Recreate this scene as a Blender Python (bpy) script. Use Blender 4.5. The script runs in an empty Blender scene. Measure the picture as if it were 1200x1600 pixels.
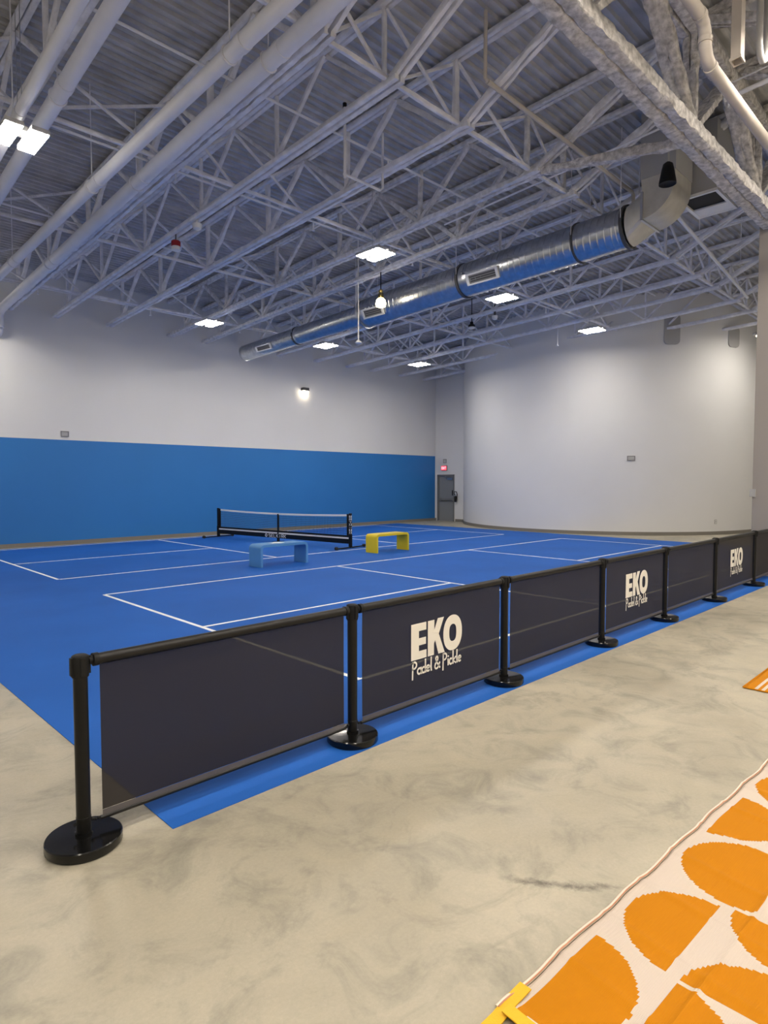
import bpy, math, random
from mathutils import Vector, Matrix
random.seed(7)
C = bpy.context.scene.collection
S = bpy.context.scene
PI = math.pi

# ------------------------------------------------------------------ camera
cam_d = bpy.data.cameras.new('camera')
cam = bpy.data.objects.new('camera', cam_d); C.objects.link(cam)
F_PX, CX, CY, HOR = 981.0, 600.0, 800.0, 753.0
cam_d.sensor_fit = 'HORIZONTAL'; cam_d.sensor_width = 36.0
cam_d.lens = F_PX / 1200.0 * 36.0
cam_d.clip_start = 0.05; cam_d.clip_end = 200
# image directions of the two floor axes (X along the barrier, Y towards the blue wall)
vx = Vector((1595 - CX, HOR - CY, F_PX)).normalized()
vz = Vector((0, -F_PX, HOR - CY)).normalized()
vy = vz.cross(vx) * 1.0
if vy.z < 0: vy = -vy
H = 1.70
# rows: world axes expressed in (right, down, forward)
R = Matrix(((vx.x, -vx.y, -vx.z), (vy.x, -vy.y, -vy.z), (vz.x, -vz.y, -vz.z)))
cam.matrix_world = Matrix.Translation((0, 0, H)) @ R.to_4x4()
S.camera = cam

# ------------------------------------------------------------------ world, exposure
w = bpy.data.worlds.new('world'); S.world = w; w.use_nodes = True
w.node_tree.nodes['Background'].inputs['Color'].default_value = (0.5, 0.55, 0.65, 1)
w.node_tree.nodes['Background'].inputs['Strength'].default_value = 0.05
S.view_settings.view_transform = 'Standard'
S.view_settings.look = 'None'
S.view_settings.gamma = 1.0
S.view_settings.use_curve_mapping = False
S.view_settings.exposure = 0.0
S.cycles.use_denoising = True
S.cycles.max_bounces = 8
S.cycles.diffuse_bounces = 5
S.cycles.sample_clamp_indirect = 8.0
LAMP_STRENGTH = 140.0
FRONT_STRENGTH = 105.0
FRONT_COL = (1.0, 0.90, 0.77)
LAMP_COL = (1.0, 0.92, 0.81)

# ------------------------------------------------------------------ survey helper (floor/plane points)
def ray(x, y):
    d = Vector((x - CX, y - CY, F_PX))
    return Vector((d.dot(vx), d.dot(vy), d.dot(vz)))
def atX(x, y, X):
    r = ray(x, y); return Vector((0, 0, H)) + r * (X / r.x)
def atZ(x, y, z):
    r = ray(x, y); return Vector((0, 0, H)) + r * ((z - H) / r.z)

# ------------------------------------------------------------------ materials
MATS = {}
def nodes_of(m):
    return m.node_tree.nodes, m.node_tree.links
def mat(name, col, rough=0.5, metal=0.0, var=0.0, vscale=5.0, bump=0.0, bscale=40.0, spec=0.5, emit=None, estr=0.0, rvar=0.0):
    m = bpy.data.materials.new(name); m.use_nodes = True
    N, L = nodes_of(m); b = N['Principled BSDF']
    b.inputs['Base Color'].default_value = (*col, 1)
    b.inputs['Roughness'].default_value = rough
    b.inputs['Metallic'].default_value = metal
    b.inputs['Specular IOR Level'].default_value = spec
    tc = N.new('ShaderNodeTexCoord')
    if var > 0:
        n = N.new('ShaderNodeTexNoise'); n.inputs['Scale'].default_value = vscale; n.inputs['Detail'].default_value = 6
        L.new(tc.outputs['Object'], n.inputs['Vector'])
        r = N.new('ShaderNodeValToRGB')
        r.color_ramp.elements[0].position = 0.3; r.color_ramp.elements[1].position = 0.7
        r.color_ramp.elements[0].color = (*[c * (1 - var) for c in col], 1)
        r.color_ramp.elements[1].color = (*[min(1, c * (1 + var)) for c in col], 1)
        L.new(n.outputs['Fac'], r.inputs['Fac']); L.new(r.outputs['Color'], b.inputs['Base Color'])
    if bump > 0:
        n2 = N.new('ShaderNodeTexNoise'); n2.inputs['Scale'].default_value = bscale; n2.inputs['Detail'].default_value = 4
        L.new(tc.outputs['Object'], n2.inputs['Vector'])
        bp = N.new('ShaderNodeBump'); bp.inputs['Strength'].default_value = bump; bp.inputs['Distance'].default_value = 0.02
        L.new(n2.outputs['Fac'], bp.inputs['Height']); L.new(bp.outputs['Normal'], b.inputs['Normal'])
    if emit:
        b.inputs['Emission Color'].default_value = (*emit, 1); b.inputs['Emission Strength'].default_value = estr
    MATS[name] = m
    return m

mat('wall_paint', (0.70, 0.70, 0.70), 0.7, var=0.02, vscale=0.6, bump=0.05, bscale=60)
mat('column_paint', (0.30, 0.275, 0.255), 0.7, var=0.02, vscale=1.0)
mat('blue_paint', (0.018, 0.175, 0.49), 0.55, var=0.05, vscale=0.4)
mat('base_grey', (0.20, 0.185, 0.16), 0.6)
mat('dryfall', (0.74, 0.745, 0.80), 0.85, var=0.14, vscale=6, bump=0.5, bscale=30)
mat('fireproof', (0.60, 0.58, 0.57), 0.95, var=0.38, vscale=14, bump=1.0, bscale=45)
mat('joist_coat', (0.68, 0.68, 0.71), 0.9, var=0.2, vscale=10, bump=0.6, bscale=28)
mat('deck_paint', (0.45, 0.455, 0.475), 0.8, var=0.20, vscale=2.5, bump=0.2, bscale=20)
mat('pipe_white', (0.75, 0.755, 0.80), 0.5, var=0.04, vscale=3)
mat('pipe_beige', (0.52, 0.475, 0.43), 0.85, spec=0.2, var=0.08, vscale=5)
mat('black_satin', (0.004, 0.0038, 0.0036), 0.35, spec=0.3)
mat('black_gloss', (0.004, 0.004, 0.004), 0.15, spec=0.4)
mat('black_matte', (0.005, 0.005, 0.005), 0.6, spec=0.3)
mat('rail_black', (0.006, 0.0055, 0.005), 0.42, spec=0.35)
mat('rubber', (0.012, 0.012, 0.012), 0.8)
mat('print_white', (0.78, 0.74, 0.66), 0.7)
mat('line_white', (0.86, 0.90, 0.92), 0.6, var=0.05, vscale=9)
mat('bench_blue', (0.085, 0.27, 0.56), 0.5, var=0.03, vscale=4)
mat('bench_yellow', (0.72, 0.56, 0.015), 0.45, var=0.03, vscale=4)
mat('paper', (0.85, 0.87, 0.9), 0.7)
mat('net_tape', (0.72, 0.74, 0.78), 0.7)
mat('door_grey', (0.23, 0.24, 0.25), 0.45)
mat('frame_grey', (0.17, 0.175, 0.18), 0.5)
mat('steel', (0.55, 0.56, 0.58), 0.35, metal=1.0)
mat('galvanised', (0.52, 0.54, 0.57), 0.30, metal=1.0, var=0.12, vscale=10)
mat('galv_sheet', (0.60, 0.58, 0.52), 0.5, metal=0.6, var=0.08, vscale=6)
mat('dark_grey', (0.06, 0.06, 0.065), 0.6)
mat('plate_grey', (0.38, 0.38, 0.38), 0.5)
mat('sign_case', (0.24, 0.235, 0.235), 0.5)
mat('exit_red', (0.8, 0.03, 0.05), 0.4, emit=(1.0, 0.06, 0.10), estr=1.6)
mat('exit_text', (1, 0.8, 0.8), 0.4, emit=(1.0, 0.55, 0.6), estr=1.8)
mat('horn_red', (0.30, 0.010, 0.012), 0.4)
mat('white_plastic', (0.78, 0.78, 0.77), 0.4)
mat('lamp_case', (0.55, 0.55, 0.55), 0.4)
mat('led', (1, 1, 1), 0.4, emit=LAMP_COL, estr=LAMP_STRENGTH)
mat('led_warm', (1, 1, 1), 0.4, emit=FRONT_COL, estr=FRONT_STRENGTH)
mat('bulb', (1, 1, 1), 0.4, emit=(1.0, 0.86, 0.62), estr=22.0)
mat('brass', (0.45, 0.34, 0.12), 0.35, metal=1.0)
mat('strap_yellow', (0.80, 0.46, 0.012), 0.6, bump=0.2, bscale=300)

def mk_floor():
    m = bpy.data.materials.new('concrete'); m.use_nodes = True; N, L = nodes_of(m); b = N['Principled BSDF']
    tc = N.new('ShaderNodeTexCoord')
    def noise(s, d, r=0.55, dist=0.0):
        n = N.new('ShaderNodeTexNoise'); n.inputs['Scale'].default_value = s; n.inputs['Detail'].default_value = d
        n.inputs['Roughness'].default_value = r; n.inputs['Distortion'].default_value = dist
        L.new(tc.outputs['Object'], n.inputs['Vector']); return n
    def ramp(src, stops):
        r = N.new('ShaderNodeValToRGB')
        while len(r.color_ramp.elements) < len(stops): r.color_ramp.elements.new(0.5)
        for e, (p, c) in zip(r.color_ramp.elements, stops): e.position = p; e.color = (*c, 1)
        L.new(src, r.inputs['Fac']); return r
    def mix(a, bb, fac, mode='MIX'):
        x = N.new('ShaderNodeMix'); x.data_type = 'RGBA'; x.blend_type = mode
        L.new(a, x.inputs['A']); L.new(bb, x.inputs['B'])
        if isinstance(fac, float): x.inputs['Factor'].default_value = fac
        else: L.new(fac, x.inputs['Factor'])
        return x.outputs['Result']
    big = ramp(noise(0.55, 5, 0.6, 0.6).outputs['Fac'], [(0.30, (0.34, 0.310, 0.240)), (0.50, (0.43, 0.395, 0.310)), (0.72, (0.52, 0.475, 0.375))])
    mid = ramp(noise(3.2, 8, 0.65, 0.8).outputs['Fac'], [(0.30, (0.58, 0.60, 0.62)), (0.50, (1, 1, 1)), (0.72, (1.12, 1.10, 1.06))])
    fine = ramp(noise(60, 4, 0.7).outputs['Fac'], [(0.30, (0.90, 0.90, 0.90)), (0.6, (1.0, 1.0, 1.0)), (0.78, (1.10, 1.10, 1.10))])
    c = mix(big.outputs['Color'], mid.outputs['Color'], 0.75, 'MULTIPLY')
    c = mix(c, fine.outputs['Color'], 0.8, 'MULTIPLY')
    # scattered dark wear stains
    st = ramp(noise(1.1, 10, 0.72, 1.2).outputs['Fac'], [(0.55, (0, 0, 0)), (0.70, (1, 1, 1))])
    dk = N.new('ShaderNodeRGB'); dk.outputs[0].default_value = (0.20, 0.185, 0.15, 1)
    sc = N.new('ShaderNodeMath'); sc.operation = 'MULTIPLY'; sc.inputs[1].default_value = 0.65
    L.new(st.outputs['Color'], sc.inputs[0])
    c = mix(c, dk.outputs[0], sc.outputs[0])
    # one long scuffed crack near the patterned rug
    sep = N.new('ShaderNodeSeparateXYZ'); L.new(tc.outputs['Object'], sep.inputs[0])
    wob = noise(4.0, 6, 0.6)
    def math_(op, a, b_=None, c_=None):
        x = N.new('ShaderNodeMath'); x.operation = op
        for i, v in enumerate((a, b_, c_)):
            if v is None: continue
            if isinstance(v, (int, float)): x.inputs[i].default_value = v
            else: L.new(v, x.inputs[i])
        return x.outputs[0]
    A_, B_ = atZ(775, 1369, 0), atZ(985, 1391, 0)
    dxl, dyl = B_.x - A_.x, B_.y - A_.y; ln = math.hypot(dxl, dyl); dxl /= ln; dyl /= ln
    px = math_('SUBTRACT', sep.outputs['X'], A_.x); py = math_('SUBTRACT', sep.outputs['Y'], A_.y)
    al = math_('ADD', math_('MULTIPLY', px, dxl), math_('MULTIPLY', py, dyl))
    pe = math_('ADD', math_('MULTIPLY', px, -dyl), math_('MULTIPLY', py, dxl))
    pe = math_('ADD', pe, math_('MULTIPLY', math_('SUBTRACT', wob.outputs['Fac'], 0.5), 0.16))
    d1 = math_('ADD', math_('ABSOLUTE', pe), math_('MULTIPLY', math_('SUBTRACT', noise(26, 5, 0.75).outputs['Fac'], 0.45), 0.09))
    inl = math_('MULTIPLY', math_('GREATER_THAN', al, 0.0), math_('LESS_THAN', al, ln))
    fade = math_('MULTIPLY', math_('DIVIDE', al, ln), math_('SUBTRACT', 1.0, math_('DIVIDE', al, ln)))
    wd = N.new('ShaderNodeMapRange'); wd.inputs['From Min'].default_value = 0.0; wd.inputs['From Max'].default_value = 0.035
    wd.inputs['To Min'].default_value = 1.0; wd.inputs['To Max'].default_value = 0.0; L.new(d1, wd.inputs['Value'])
    ck = math_('MULTIPLY', math_('MULTIPLY', inl, wd.outputs[0]), math_('MINIMUM', math_('MULTIPLY', fade, 4.5), 0.75))
    dk2 = N.new('ShaderNodeRGB'); dk2.outputs[0].default_value = (0.07, 0.066, 0.055, 1)
    c = mix(c, dk2.outputs[0], ck)
    L.new(c, b.inputs['Base Color'])
    rr = ramp(noise(2.0, 6).outputs['Fac'], [(0.3, (0.36,) * 3), (0.7, (0.58,) * 3)])
    L.new(rr.outputs['Color'], b.inputs['Roughness'])
    bp = N.new('ShaderNodeBump'); bp.inputs['Strength'].default_value = 0.12; bp.inputs['Distance'].default_value = 0.01
    L.new(noise(45, 5).outputs['Fac'], bp.inputs['Height']); L.new(bp.outputs['Normal'], b.inputs['Normal'])
    MATS['concrete'] = m
mk_floor()

def mk_court():
    m = mat('court_blue', (0.017, 0.112, 0.45), 0.65, var=0.08, vscale=0.8, bump=0.15, bscale=220, spec=0.12)
mk_court()

def mk_mesh_fabric(name, col, see):
    m = bpy.data.materials.new(name); m.use_nodes = True; N, L = nodes_of(m); b = N['Principled BSDF']
    b.inputs['Base Color'].default_value = (*col, 1); b.inputs['Roughness'].default_value = 0.75
    t = N.new('ShaderNodeBsdfTransparent'); x = N.new('ShaderNodeMixShader'); x.inputs[0].default_value = see
    L.new(b.outputs[0], x.inputs[1]); L.new(t.outputs[0], x.inputs[2])
    L.new(x.outputs[0], N['Material Output'].inputs['Surface'])
    MATS[name] = m
mk_mesh_fabric('banner_mesh', (0.0105, 0.0070, 0.0074), 0.05)
mk_mesh_fabric('banner_hem', (0.11, 0.10, 0.105), 0.22)
mk_mesh_fabric('net_mesh', (0.03, 0.035, 0.04), 0.0)

def mk_weave(name, col):
    m = bpy.data.materials.new(name); m.use_nodes = True; N, L = nodes_of(m); b = N['Principled BSDF']
    tc = N.new('ShaderNodeTexCoord')
    wv = N.new('ShaderNodeTexWave'); wv.wave_type = 'BANDS'; wv.bands_direction = 'X'; wv.inputs['Scale'].default_value = 60; wv.inputs['Distortion'].default_value = 0.3
    wv2 = N.new('ShaderNodeTexWave'); wv2.wave_type = 'BANDS'; wv2.bands_direction = 'Y'; wv2.inputs['Scale'].default_value = 45
    for q in (wv, wv2): L.new(tc.outputs['Object'], q.inputs['Vector'])
    r = N.new('ShaderNodeValToRGB'); r.color_ramp.elements[0].color = (*[c * 0.88 for c in col], 1); r.color_ramp.elements[1].color = (*[min(1, c * 1.07) for c in col], 1)
    L.new(wv.outputs['Fac'], r.inputs['Fac']); L.new(r.outputs['Color'], b.inputs['Base Color'])
    mul = N.new('ShaderNodeMath'); mul.operation = 'MULTIPLY'; L.new(wv.outputs['Fac'], mul.inputs[0]); L.new(wv2.outputs['Fac'], mul.inputs[1])
    bp = N.new('ShaderNodeBump'); bp.inputs['Strength'].default_value = 0.35; bp.inputs['Distance'].default_value = 0.003
    L.new(mul.outputs[0], bp.inputs['Height']); L.new(bp.outputs['Normal'], b.inputs['Normal'])
    b.inputs['Roughness'].default_value = 0.75; b.inputs['Specular IOR Level'].default_value = 0.15
    MATS[name] = m
mk_weave('weave_cream', (0.62, 0.535, 0.46))
mk_weave('weave_orange', (0.54, 0.20, 0.002))
mat('rug_cord', (0.55, 0.27, 0.16), 0.7)
mat('rug_binding', (0.76, 0.67, 0.56), 0.7)

# ------------------------------------------------------------------ mesh builder
class MB:
    def __init__(s): s.v = []; s.f = []; s.m = []
    def add(s, vs, fs, mi=0):
        o = len(s.v); s.v += [tuple(p) for p in vs]
        s.f += [tuple(i + o for i in q) for q in fs]; s.m += [mi] * len(fs)
    def box(s, x0, x1, y0, y1, z0, z1, mi=0):
        s.add([(x0, y0, z0), (x1, y0, z0), (x1, y1, z0), (x0, y1, z0), (x0, y0, z1), (x1, y0, z1), (x1, y1, z1), (x0, y1, z1)],
              [(0, 3, 2, 1), (4, 5, 6, 7), (0, 1, 5, 4), (1, 2, 6, 5), (2, 3, 7, 6), (3, 0, 4, 7)], mi)
    def sweep(s, pts, prof, up=None, mi=0, jit=0.0, caps=True, closed=True, scales=None):
        """prof: list of (a,b) in the plane across the path"""
        pts = [Vector(p) for p in pts]; n = len(pts); k = len(prof); vs = []
        for i, p in enumerate(pts):
            t = (pts[min(i + 1, n - 1)] - pts[max(i - 1, 0)]).normalized()
            u = Vector(up) if up else (Vector((0, 0, 1)) if abs(t.z) < 0.95 else Vector((1, 0, 0)))
            a = t.cross(u)
            if a.length < 1e-6: a = t.cross(Vector((0, 1, 0)))
            a.normalize(); b = a.cross(t).normalized()
            sc = scales[i] if scales else 1.0
            for (q, r) in prof:
                d = p + a * q * sc + b * r * sc
                if jit: d += Vector((random.uniform(-jit, jit), random.uniform(-jit, jit), random.uniform(-jit, jit)))
                vs.append(d)
        fs = []
        for i in range(n - 1):
            for j in range(k if closed else k - 1):
                j2 = (j + 1) % k
                fs.append((i * k + j, i * k + j2, (i + 1) * k + j2, (i + 1) * k + j))
        if caps and closed:
            fs.append(tuple(range(k))[::-1]); fs.append(tuple((n - 1) * k + j for j in range(k)))
        s.add(vs, fs, mi)
    def bar(s, a, b, w, h, up=None, mi=0):
        s.sweep([a, b], [(-w / 2, -h / 2), (w / 2, -h / 2), (w / 2, h / 2), (-w / 2, h / 2)], up, mi)
    def rough(s, a, b, w, h, seg=0.14, jit=0.012, up=None, mi=0):
        a = Vector(a); b = Vector(b); n = max(2, int((b - a).length / seg) + 1)
        pts = [a.lerp(b, i / (n - 1)) for i in range(n)]
        c = 0.22
        pr = []
        for (sx, sy) in ((-1, -1), (1, -1), (1, 1), (-1, 1)):
            if sx * sy > 0: pr += [(sx * w / 2, sy * h / 2 * (1 - c)), (sx * w / 2 * (1 - c), sy * h / 2)]
            else: pr += [(sx * w / 2 * (1 - c), sy * h / 2), (sx * w / 2, sy * h / 2 * (1 - c))]
        s.sweep(pts, pr, up, mi, jit)
    def tube(s, pts, r, k=12, up=None, mi=0, scales=None, caps=True, jit=0):
        s.sweep(pts, [(r * math.cos(2 * PI * j / k), r * math.sin(2 * PI * j / k)) for j in range(k)], up, mi, jit, caps, True, scales)
    def lathe(s, c, prof, k=24, mi=0):
        """prof: list of (radius, z)"""
        vs = []; n = len(prof)
        for (r, z) in prof:
            for j in range(k):
                a = 2 * PI * j / k; vs.append((c[0] + r * math.cos(a), c[1] + r * math.sin(a), c[2] + z))
        fs = [(i * k + j, i * k + (j + 1) % k, (i + 1) * k + (j + 1) % k, (i + 1) * k + j) for i in range(n - 1) for j in range(k)]
        fs.append(tuple(range(k))[::-1]); fs.append(tuple((n - 1) * k + j for j in range(k)))
        s.add(vs, fs, mi)
    def prism(s, poly, to3, depth, mi=0):
        """poly: 2-D outline, to3(a,b,d) maps to 3-D"""
        n = len(poly)
        vs = [to3(a, b, 0) for a, b in poly] + [to3(a, b, depth) for a, b in poly]
        fs = [tuple(range(n)), tuple(range(2 * n - 1, n - 1, -1))] + [(i, (i + 1) % n, n + (i + 1) % n, n + i) for i in range(n)]
        s.add(vs, fs, mi)
    def ring(s, outer, inner, to3, depth, mi=0):
        n = len(outer)
        vs = [to3(*p, 0) for p in outer] + [to3(*p, 0) for p in inner] + [to3(*p, depth) for p in outer] + [to3(*p, depth) for p in inner]
        fs = []
        for i in range(n):
            j = (i + 1) % n
            fs += [(i, j, n + j, n + i), (2 * n + i, 3 * n + i, 3 * n + j, 2 * n + j), (i, 2 * n + i, 2 * n + j, j), (n + i, n + j, 3 * n + j, 3 * n + i)]
        s.add(vs, fs, mi)
    def build(s, name, mats, parent=None, loc=None, smooth=None, bevel=0):
        """vertices are local when parent is given; loc moves the object's origin to loc (vertices in world space)"""
        if isinstance(mats, str): mats = [mats]
        me = bpy.data.meshes.new(name)
        off = Vector(loc) if loc else Vector((0, 0, 0))
        me.from_pydata([tuple(Vector(p) - off) for p in s.v], [], s.f)
        for q in mats: me.materials.append(MATS[q])
        if len(mats) > 1: me.polygons.foreach_set('material_index', s.m)
        me.update()
        if smooth is not None:
            me.polygons.foreach_set('use_smooth', [True] * len(me.polygons))
            me.set_sharp_from_angle(angle=math.radians(smooth))
        o = bpy.data.objects.new(name, me); C.objects.link(o)
        if loc: o.location = off
        if parent: o.parent = parent
        if bevel:
            b = o.modifiers.new('bevel', 'BEVEL'); b.width = bevel; b.segments = 2; b.limit_method = 'ANGLE'
        return o

def thing(name, label, cat, loc=(0, 0, 0), rz=0.0, group=None):
    o = bpy.data.objects.new(name, None); C.objects.link(o); o.empty_display_size = 0.1
    o.location = loc; o.rotation_euler = (0, 0, rz); o['label'] = label; o['category'] = cat
    if group: o['group'] = group
    return o
def tag(o, label, cat, group=None):
    o['label'] = label; o['category'] = cat
    if group: o['group'] = group
    return o
def struct(o): o['kind'] = 'structure'; return o
def dup(root, loc, label, group=None):
    r = root.copy(); C.objects.link(r); r.location = loc; r['label'] = label
    if group: r['group'] = group
    for ch in list(root.children):
        c = ch.copy(); C.objects.link(c); c.parent = r
        for g in ch.children:
            d = g.copy(); C.objects.link(d); d.parent = c
    return r
def circle(r, k, cx=0, cy=0, sy=1.0):
    return [(cx + r * math.cos(2 * PI * j / k), cy + sy * r * math.sin(2 * PI * j / k)) for j in range(k)]

# ------------------------------------------------------------------ dimensions
YW = 18.15            # blue back wall
XL, XR, YF = -7.0, 30.0, -8.0
SL = 0.040            # roof fall towards the back wall
def zb(y): return 6.04 + SL * (YW - y)      # underside of joists
def zt(y): return zb(y) + 1.06              # top of joists
def zd(y): return zt(y) + 0.05              # underside of deck
XD = 21.1             # wall with the door
CC = (24.2, 11.9); CR = 5.6                 # curved wall

# ------------------------------------------------------------------ structure
def slab_wall(name, x0, x1, y0, y1, m='wall_paint', top=None):
    b = MB()
    vs = []
    for z in (0, 1):
        for (x, y) in ((x0, y0), (x1, y0), (x1, y1), (x0, y1)):
            vs.append((x, y, 0 if z == 0 else (zd(y) + 0.12)))
    b.add(vs, [(0, 3, 2, 1), (4, 5, 6, 7), (0, 1, 5, 4), (1, 2, 6, 5), (2, 3, 7, 6), (3, 0, 4, 7)])
    return struct(b.build(name, m))
b = MB(); b.box(XL, XR, YF, YW + 0.2, -0.2, 0); floor = struct(b.build('floor', 'concrete'))
slab_wall('wall_back', XL, XD + 0.2, YW, YW + 0.2)
slab_wall('wall_left', XL - 0.2, XL, YF, YW + 0.2)
slab_wall('wall_front', XL, XR, YF - 0.2, YF)
slab_wall('wall_far_right', XR, XR + 0.2, YF, 6.3)
# wall with the door: pieces round the opening
DY0, DY1, DH = 17.07, 18.02, 2.02
b = MB()
b.box(XD, XD + 0.2, 16.3, DY0, 0, 7.3); b.box(XD, XD + 0.2, DY1, YW, 0, 7.3); b.box(XD, XD + 0.2, DY0, DY1, DH, 7.3)
struct(b.build('wall_right', 'wall_paint'))
# curved wall
path = []
a0 = PI - math.asin((16.60 - CC[1]) / CR)
a1 = 1.5 * PI
for i in range(65):
    a = a0 + (a1 - a0) * i / 64
    path.append((CC[0] + CR * math.cos(a), CC[1] + CR * math.sin(a), a))
def curved(name, r_out, r_in, z0, ztop, m):
    b = MB(); vs = []; n = len(path)
    for (x, y, a) in path:
        for rr in (r_out, r_in):
            px, py = CC[0] + rr * math.cos(a), CC[1] + rr * math.sin(a)
            vs += [(px, py, z0), (px, py, ztop(py))]
    px0 = [(XR, CC[1] - r_out), (XR, CC[1] - r_in)]
    for (x, y) in px0: vs += [(x, y, z0), (x, y, ztop(y))]
    n += 1
    fs = []
    for i in range(n - 1):
        o, q = i * 4, i * 4 + 4
        fs += [(o, q, q + 1, o + 1), (o + 2, o + 3, q + 3, q + 2), (o + 1, q + 1, q + 3, o + 3), (o, o + 2, q + 2, q)]
    fs += [(0, 1, 3, 2), ((n - 1) * 4, (n - 1) * 4 + 2, (n - 1) * 4 + 3, (n - 1) * 4 + 1)]
    b.add(vs, fs); return struct(b.build(name, m, smooth=40))
curved('wall_curved', CR, CR - 0.2, 0, lambda y: zd(y) + 0.12, 'wall_paint')
curved('baseboard_curved', CR + 0.015, CR, 0, lambda y: 0.11, 'base_grey')
b = MB(); b.box(XL, XD, YW - 0.015, YW, 0, 0.11); struct(b.build('baseboard_back', 'base_grey'))
b = MB(); b.box(XD - 0.015, XD, 16.5, DY0 - 0.06, 0, 0.11); b.box(XD - 0.015, XD, DY1 + 0.06, YW - 0.016, 0, 0.11); struct(b.build('baseboard_right', 'base_grey'))
# blue painted dado on the back wall
b = MB(); b.box(XL, XD - 0.03, YW - 0.008, YW, 0.11, 2.83); struct(b.build('trim_1', 'blue_paint'))
b = MB(); b.box(XL, XD - 0.03, YW - 0.012, YW, 2.83, 2.855); struct(b.build('trim_2', 'wall_paint'))
# corrugated steel deck, ribs along X
b = MB(); prof = []
y = YF - 0.1
while y < YW + 0.15:
    prof += [(y, 0.0), (y + 0.045, 0.0), (y + 0.062, 0.045), (y + 0.135, 0.045)]; y += 0.152
vs = []
for x in (XL - 0.1, XR + 0.1):
    for (yy, dz) in prof: vs.append((x, yy, zd(yy) + dz))
n = len(prof); b.add(vs, [(i, i + 1, n + i + 1, n + i) for i in range(n - 1)])
vs = [(XL - .1, YF - .1, zd(YF) + 0.14), (XR + .1, YF - .1, zd(YF) + 0.14), (XR + .1, YW + .2, zd(YW) + 0.14), (XL - .1, YW + .2, zd(YW) + 0.14)]
b.add(vs, [(0, 1, 2, 3)])
struct(b.build('ceiling', 'deck_paint'))

# column between barrier and court
CXX, CYY = 12.78, 3.42
b = MB(); b.box(0, 0.50, -0.40, 0, 0, 6.3)
col = struct(b.build('column', 'column_paint')); col.location = (CXX, CYY, 0)
b = MB(); b.box(-0.035, -0.001, -0.055, 0.035, 1.43, 1.57); b.build('switch_box', 'plate_grey', col)

# ------------------------------------------------------------------ door
dr = struct(thing('door_1', 'grey steel exit door under the red exit sign', 'door', (XD, (DY0 + DY1) / 2, 0)))
del dr['category']
hw = (DY1 - DY0) / 2
b = MB(); b.box(-0.03, 0.16, -hw, -hw + 0.06, 0, DH); b.box(-0.03, 0.16, hw - 0.06, hw, 0, DH); b.box(-0.03, 0.16, -hw, hw, DH - 0.06, DH); b.build('door_frame', 'frame_grey', dr)
b = MB(); b.box(0.04, 0.085, -hw + 0.065, hw - 0.065, 0.01, DH - 0.065); leaf = b.build('door_leaf', 'door_grey', dr, bevel=0.004)
b = MB(); b.box(-0.045, -0.005, -hw + 0.11, hw - 0.11, 0.90, 0.98); b.box(-0.012, 0.04, -hw + 0.10, -hw + 0.20, 0.88, 1.0); b.box(-0.012, 0.04, hw - 0.2, hw - 0.10, 0.88, 1.0); b.build('push_bar', 'frame_grey', leaf)
b = MB(); b.box(-0.03, 0.04, -hw + 0.09, -hw + 0.40, 1.80, 1.87); b.bar((-0.01, -hw + 0.2, 1.88), (-0.02, 0.05, 1.93), 0.03, 0.015); b.build('door_closer', 'steel', leaf)
b = MB(); b.box(-0.045, 0.04, -hw + 0.068, -hw + 0.105, 1.12, 1.34); b.build('latch', 'black_satin', leaf)
b = MB(); b.box(0.0, 0.17, -hw, hw, 0.0, 0.012); b.build('threshold', 'steel', dr)

# exit sign
ex = thing('exit_sign', 'small lit red exit sign above the grey door', 'sign', (XD, 17.62, 2.30))
b = MB(); b.box(-0.055, -0.001, -0.155, 0.155, -0.11, 0.11); b.build('case', 'sign_case', ex, bevel=0.006)
b = MB(); b.box(-0.060, -0.0551, -0.135, 0.135, -0.09, 0.09); b.build('face', 'exit_red', ex)
def block_text(txt, x, w_, h_, gap, t):
    """simple stroke capitals: list of rectangles/bars in a,b"""
    G = {'E': [((0, 0), (0, 1)), ((0, 0), (1, 0)), ((0, .5), (.8, .5)), ((0, 1), (1, 1))], 'X': [((0, 0), (1, 1)), ((0, 1), (1, 0))],
         'I': [((.5, 0), (.5, 1))], 'T': [((0, 1), (1, 1)), ((.5, 0), (.5, 1))], 'S': [((1, 1), (0, 1)), ((0, 1), (0, .5)), ((0, .5), (1, .5)), ((1, .5), (1, 0)), ((1, 0), (0, 0))],
         'L': [((0, 0), (0, 1)), ((0, 0), (1, 0))], 'K': [((0, 0), (0, 1)), ((0, .45), (1, 1)), ((.25, .6), (1, 0))], 'R': [((0, 0), (0, 1)), ((0, 1), (1, 1)), ((1, 1), (1, .5)), ((1, .5), (0, .5)), ((.4, .5), (1, 0))]}
    out = []
    for i, ch in enumerate(txt):
        for (p, q) in G[ch]:
            out.append(((x + i * (w_ + gap) + p[0] * w_, p[1] * h_), (x + i * (w_ + gap) + q[0] * w_, q[1] * h_)))
    return out
b = MB()
for (p, q) in block_text('EXIT', -0.105, 0.04, 0.10, 0.016, 0): b.bar((-0.061, -p[0], p[1] - 0.05), (-0.061, -q[0], q[1] - 0.05), 0.012, 0.003, up=(1, 0, 0))
b.build('lettering', 'exit_text', ex)

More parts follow.
